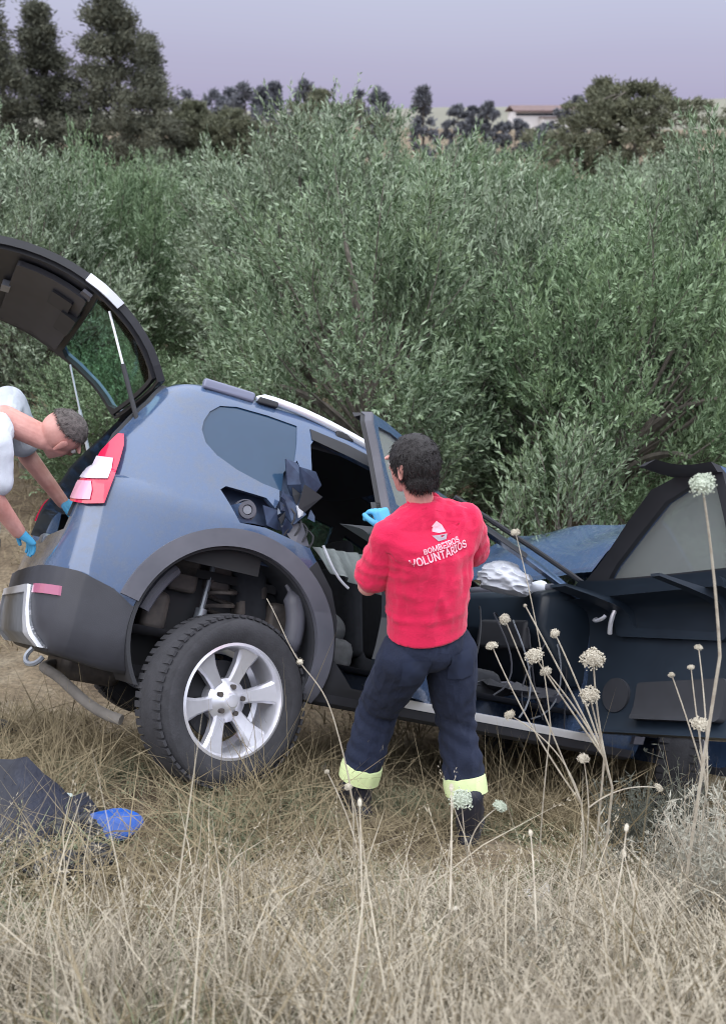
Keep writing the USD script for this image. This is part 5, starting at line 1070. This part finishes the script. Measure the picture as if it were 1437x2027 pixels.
# pale thistle clump at the right edge
mat('thistle_leaf', (.40, .39, .33), rough=.9, dark=(.20, .195, .16), scale=20)
mat('weed_dark', (.11, .115, .09), rough=.9, dark=(.05, .054, .045), scale=20)
def thistle(label, px_, py_, Y, h, n, seed, tone='thistle_leaf'):
    x_ = float(at(px_, py_, Y)[0]); z0 = gz(x_, Y); g = np.random.default_rng(seed); t = thing('thistle_plant', label, 'dry plant', 'pale dry weeds at the right edge', M44(None, (x_, Y, z0)))
    ms, lv = [], []
    for k in range(int(n * .7)):
        a = g.uniform(0, 6.28); sp = g.uniform(.05, .40); tip = np.array([math.cos(a) * sp * h, math.sin(a) * sp * h, h * g.uniform(.5, 1.05)]); cv = spline([(0, 0, -.03), tip * [.35, .35, .55] + g.normal(0, .012, 3), tip], 12); ms.append(tube(cv, np.linspace(.0032, .0011, 12), 5))
        for q in cv[2:]:
            m = 2; B = np.repeat(q[None], m, 0); D = g.normal(0, .8, (m, 3)) + [0, 0, .8]; lv.append(leaves(B, D, g.uniform(.02, .07, m), g.uniform(.0012, .0040, m), g, .5))
        for q in range(g.integers(2, 5)):
            e = cv[7 + q] + g.normal(0, .03, 3) + [0, 0, .03]; ms.append(tube([cv[7 + q], e], .0010, 4)); m = 9; B = np.repeat(e[None], m, 0); lv.append(leaves(B, g.normal(0, 1, (m, 3)) + [0, 0, .6], g.uniform(.008, .022, m), g.uniform(.0015, .0035, m), g, .4))
    obj('stems', trimesh.util.concatenate(ms), 'stalk' if tone == 'thistle_leaf' else tone, t, smooth=40, kind='stuff')
    V = np.vstack([v for v, f in lv]); off = np.cumsum([0] + [len(v) for v, f in lv[:-1]]); obj('leaves', (V, np.vstack([f + o for (v, f), o in zip(lv, off)])), tone, t, kind='stuff')
thistle('pale dry thistle with jagged leaves under the open front door', 1405, 1560, 2.75, .50, 16, 1)
thistle('grey thistle clump left of the right edge, among dark rubble', 1320, 1620, 2.9, .34, 16, 2)
thistle('dense thistle clump at the right edge, lower down', 1440, 1740, 2.5, .42, 18, 3)
thistle('small whitish thistle in the foreground grass, right of the middle', 1075, 1850, 2.2, .22, 12, 4)
thistle('dark weedy thistle under the open door, beside the sill end', 1245, 1560, 3.2, .42, 26, 6, 'weed_dark')
thistle('dark leafy weed below the front corner of the open door', 1300, 1540, 3.3, .40, 26, 7, 'weed_dark')
thistle('tall pale thistle closest to the right edge, in front of the door', 1432, 1480, 2.6, .48, 20, 8)
thistle('broad pale weed hiding the front wheel below the open door', 1375, 1545, 2.95, .46, 26, 9)
thistle('grey dry thistle at the right edge between the door bottom and the pale clump', 1425, 1590, 3.05, .52, 26, 10)
thistle('dark grey weed in the shade under the end of the open door', 1385, 1500, 3.45, .46, 30, 11, 'weed_dark')
thistle('large pale thistle covering the lower right corner of the open door', 1418, 1600, 2.55, .50, 26, 12)
thistle('dark dead weed standing right in front of the front tyre', 1360, 1560, 3.3, .50, 34, 13, 'weed_dark')
thistle('dark dead weed between the sill end and the front tyre', 1290, 1570, 3.35, .42, 34, 14, 'weed_dark')
thistle('thin pale thistle left of the dark rubble under the sill', 1215, 1600, 3.0, .26, 9, 5)
# ---------------------------------------------------------------- things lying in the grass
mat('tarp_navy', (.009, .012, .026), rough=.6, dark=(.005, .006, .014), scale=8, bump=.5, bscale=50)
mat('black_plastic', (.012, .013, .017), rough=.4, var=.4, scale=20)
mat('blue_plastic', (.010, .075, .34), rough=.35, dark=(.008, .055, .26), scale=10); mat('pale_film', (.52, .60, .58), rough=.4, var=.2); mat('paper_white', (.72, .70, .68), rough=.9, var=.1)
def heap(c, r, seed, amp=.35, f=2.2, sub=5, flatb=True):
    s = trimesh.creation.icosphere(sub, 1.0); v = s.vertices; rd = 1 - np.abs(2 * meshkit.fbm(v * f + seed, 4, seed) - 1)
    v = v * (1 + amp * (rd - .5) * 1.4)[:, None] * np.asarray(r)
    if flatb: v[:, 2] = np.where(v[:, 2] < -.3 * r[2], -.3 * r[2] + .1 * (v[:, 2] + .3 * r[2]), v[:, 2])
    return trimesh.Trimesh(v + c, s.faces, process=False)
def on_ground(px_, py_, Y0=3.0):
    from scipy.optimize import brentq
    d = ray(px_, py_); f = lambda s: (EYE + d * s)[2] - gz(*(EYE + d * s)[:2]); return EYE + d * brentq(f, 1.0, 9.0)
p0 = on_ground(30, 1690)
bg = thing('torn_panel', 'torn dark navy car panel lying in the grass at the lower left edge', 'car part', None, M44(None, p0))
g = np.random.default_rng(8); nx_, ny_ = 16, 12
U_, W_ = np.meshgrid(np.linspace(-1, 1, nx_), np.linspace(-1, 1, ny_), indexing='ij')
px1 = -.10 + .38 * U_ + .06 * W_; py1 = .05 + .22 * W_ + .03 * np.sin(3 * U_); pz1 = .13 - .14 * U_ + .05 * W_ * (1 - U_) - .10 * np.clip(U_ - .3, 0, 1) + .03 * np.sin(5 * U_ + 2 * W_) + .02 * g.normal(size=U_.shape) * (np.abs(W_) > .85)
Vp = np.c_[px1.ravel(), py1.ravel(), pz1.ravel()]; Np = len(Vp); Fp = [[i * ny_ + j, (i + 1) * ny_ + j, (i + 1) * ny_ + j + 1, i * ny_ + j + 1] for i in range(nx_ - 1) for j in range(ny_ - 1)]
skirt = Vp * [1, 1, 0] + np.c_[np.zeros(Np), -.03 * np.ones(Np), np.full(Np, -.02)]; Vq = np.vstack([Vp, skirt]); rim_ = [i * ny_ for i in range(nx_)] + [(nx_ - 1) * ny_ + j for j in range(1, ny_)] + [i * ny_ + ny_ - 1 for i in range(nx_ - 2, -1, -1)] + list(range(ny_ - 2, 0, -1))
for a_1, b_1 in zip(rim_, rim_[1:] + rim_[:1]): Fp.append([a_1, a_1 + Np, b_1 + Np, b_1])
obj('panel', (Vq, np.array(Fp)), 'tarp_navy', bg, smooth=28)
for k in range(16):
    c_ = np.array([g.uniform(-.25, .40), g.uniform(-.30, -.12), g.uniform(.0, .10)]); c_[2] = max(.01, c_[2] - .15 * max(0, c_[0]))
    obj('torn_edge', trimesh.convex.convex_hull(g.normal(0, .035, (7, 3)) * [1.5, .7, .9] + c_), ('black_plastic', 'tarp_navy')[k % 2], bg)
for k in range(3): obj('loose_wire', tube(spline([(.05 + .1 * k, -.16, .10), (.16 + .09 * k, -.26, .12), (.24 + .08 * k, -.22, .03), (.34 + .03 * k, -.12 + .06 * k, .0)], 14), .006, 5), 'black_plastic', bg)
p1 = on_ground(170, 1720); g = np.random.default_rng(5)
for i, (px_, py_, r, lb) in enumerate(((150, 1665, .075, 'black plastic fragment between the navy panel and the blue cloth'), (190, 1715, .055, 'black plastic fragment below the blue cloth'), (120, 1740, .07, 'black plastic fragment at the front of the navy panel'))):
    p = on_ground(px_, py_); t = obj('plastic_fragment', heap(p + [0, 0, .03], np.array([r, r * .8, r * .7]), 11 + i, .7, 2.4, 4), 'black_plastic', None, smooth=25, label=lb, cat='debris', group='black plastic fragments at lower left')
p = on_ground(128, 1612); obj('clear_film', heap(p + [0, 0, .03], np.array([.055, .04, .045]), 31, .6, 2.2, 4), 'pale_film', None, smooth=True, label='pale greenish crumpled film on the back of the navy panel', cat='litter')
p = on_ground(226, 1650)
U_, W_ = np.meshgrid(np.linspace(0, 1, 10), np.linspace(0, 2 * np.pi, 49)[:-1], indexing='ij'); rr_ = 1 + .10 * np.sin(2 * W_ + 1) + .06 * np.sin(5 * W_)
cl_ = np.c_[(.105 * U_ * rr_ * np.cos(W_)).ravel(), (.075 * U_ * rr_ * np.sin(W_)).ravel(), np.zeros(U_.size)]; cl_[:, 2] = .075 + .030 * (meshkit.fbm(cl_ * 14 + 3, 2, 5) - .3) - .02 * U_.ravel() ** 4
Fc = [[i * 48 + j, (i + 1) * 48 + j, (i + 1) * 48 + (j + 1) % 48, i * 48 + (j + 1) % 48] for i in range(9) for j in range(48)]
obj('blue_cloth', (np.vstack([cl_, cl_ - [0, 0, .014]]) @ trimesh.transformations.euler_matrix(.35, 0, 0)[:3, :3].T + p, np.array(Fc + [[a + 480 for a in f[::-1]] for f in Fc])), 'blue_plastic', None, smooth=True, label='flat blue cloth lying beside the torn navy panel', cat='cloth')
p = on_ground(233, 1748); obj('plastic_fragment', rbox(p + [-.04, -.015, .005], p + [.04, .015, .022], .007), 'black_plastic', None, smooth=30, label='flat dark strip in the grass right of the navy panel', cat='debris', group='black plastic fragments at lower left')
def scrap(px_, py_, w, h, ang, lb, seed, Y=None):
    c = on_ground(px_, py_) + [0, 0, .07]; g = np.random.default_rng(seed); u, v = np.meshgrid(np.linspace(-1, 1, 8), np.linspace(-1, 1, 4), indexing='ij'); x_ = u * w / 2; y_ = v * h / 2
    z_ = .012 * np.sin(u * 3 + seed) + .008 * np.cos(v * 4 + u * 2); a = math.radians(ang); V = np.c_[(x_ * math.cos(a)).ravel() - y_.ravel() * .2, y_.ravel(), (x_ * math.sin(a) + z_).ravel() + y_.ravel() * .6]; F = [[i * 4 + j, i * 4 + 4 + j, i * 4 + 5 + j, i * 4 + 1 + j] for i in range(7) for j in range(3)]
    N = len(V); W = np.vstack([V, V + [0, .002, .002]]); F2 = F + [[f[3] + N, f[2] + N, f[1] + N, f[0] + N] for f in F]
    obj('paper_scrap', (W + c, F2), 'paper_white', None, smooth=True, label=lb, cat='litter', group='white torn scraps caught in the grass')
scrap(1042, 1622, .10, .028, 35, 'white torn scrap caught in stalks right of the right boot', 1); scrap(1070, 1612, .06, .02, -15, 'small white scrap touching the torn one right of the boot', 2)
scrap(640, 1545, .06, .02, 65, 'white scrap left of the left boot', 3); scrap(1060, 1800, .09, .03, 20, 'white scrap in the tall grass of the foreground', 4); scrap(1140, 1835, .07, .022, -50, 'white scrap lowest in the foreground grass', 5)
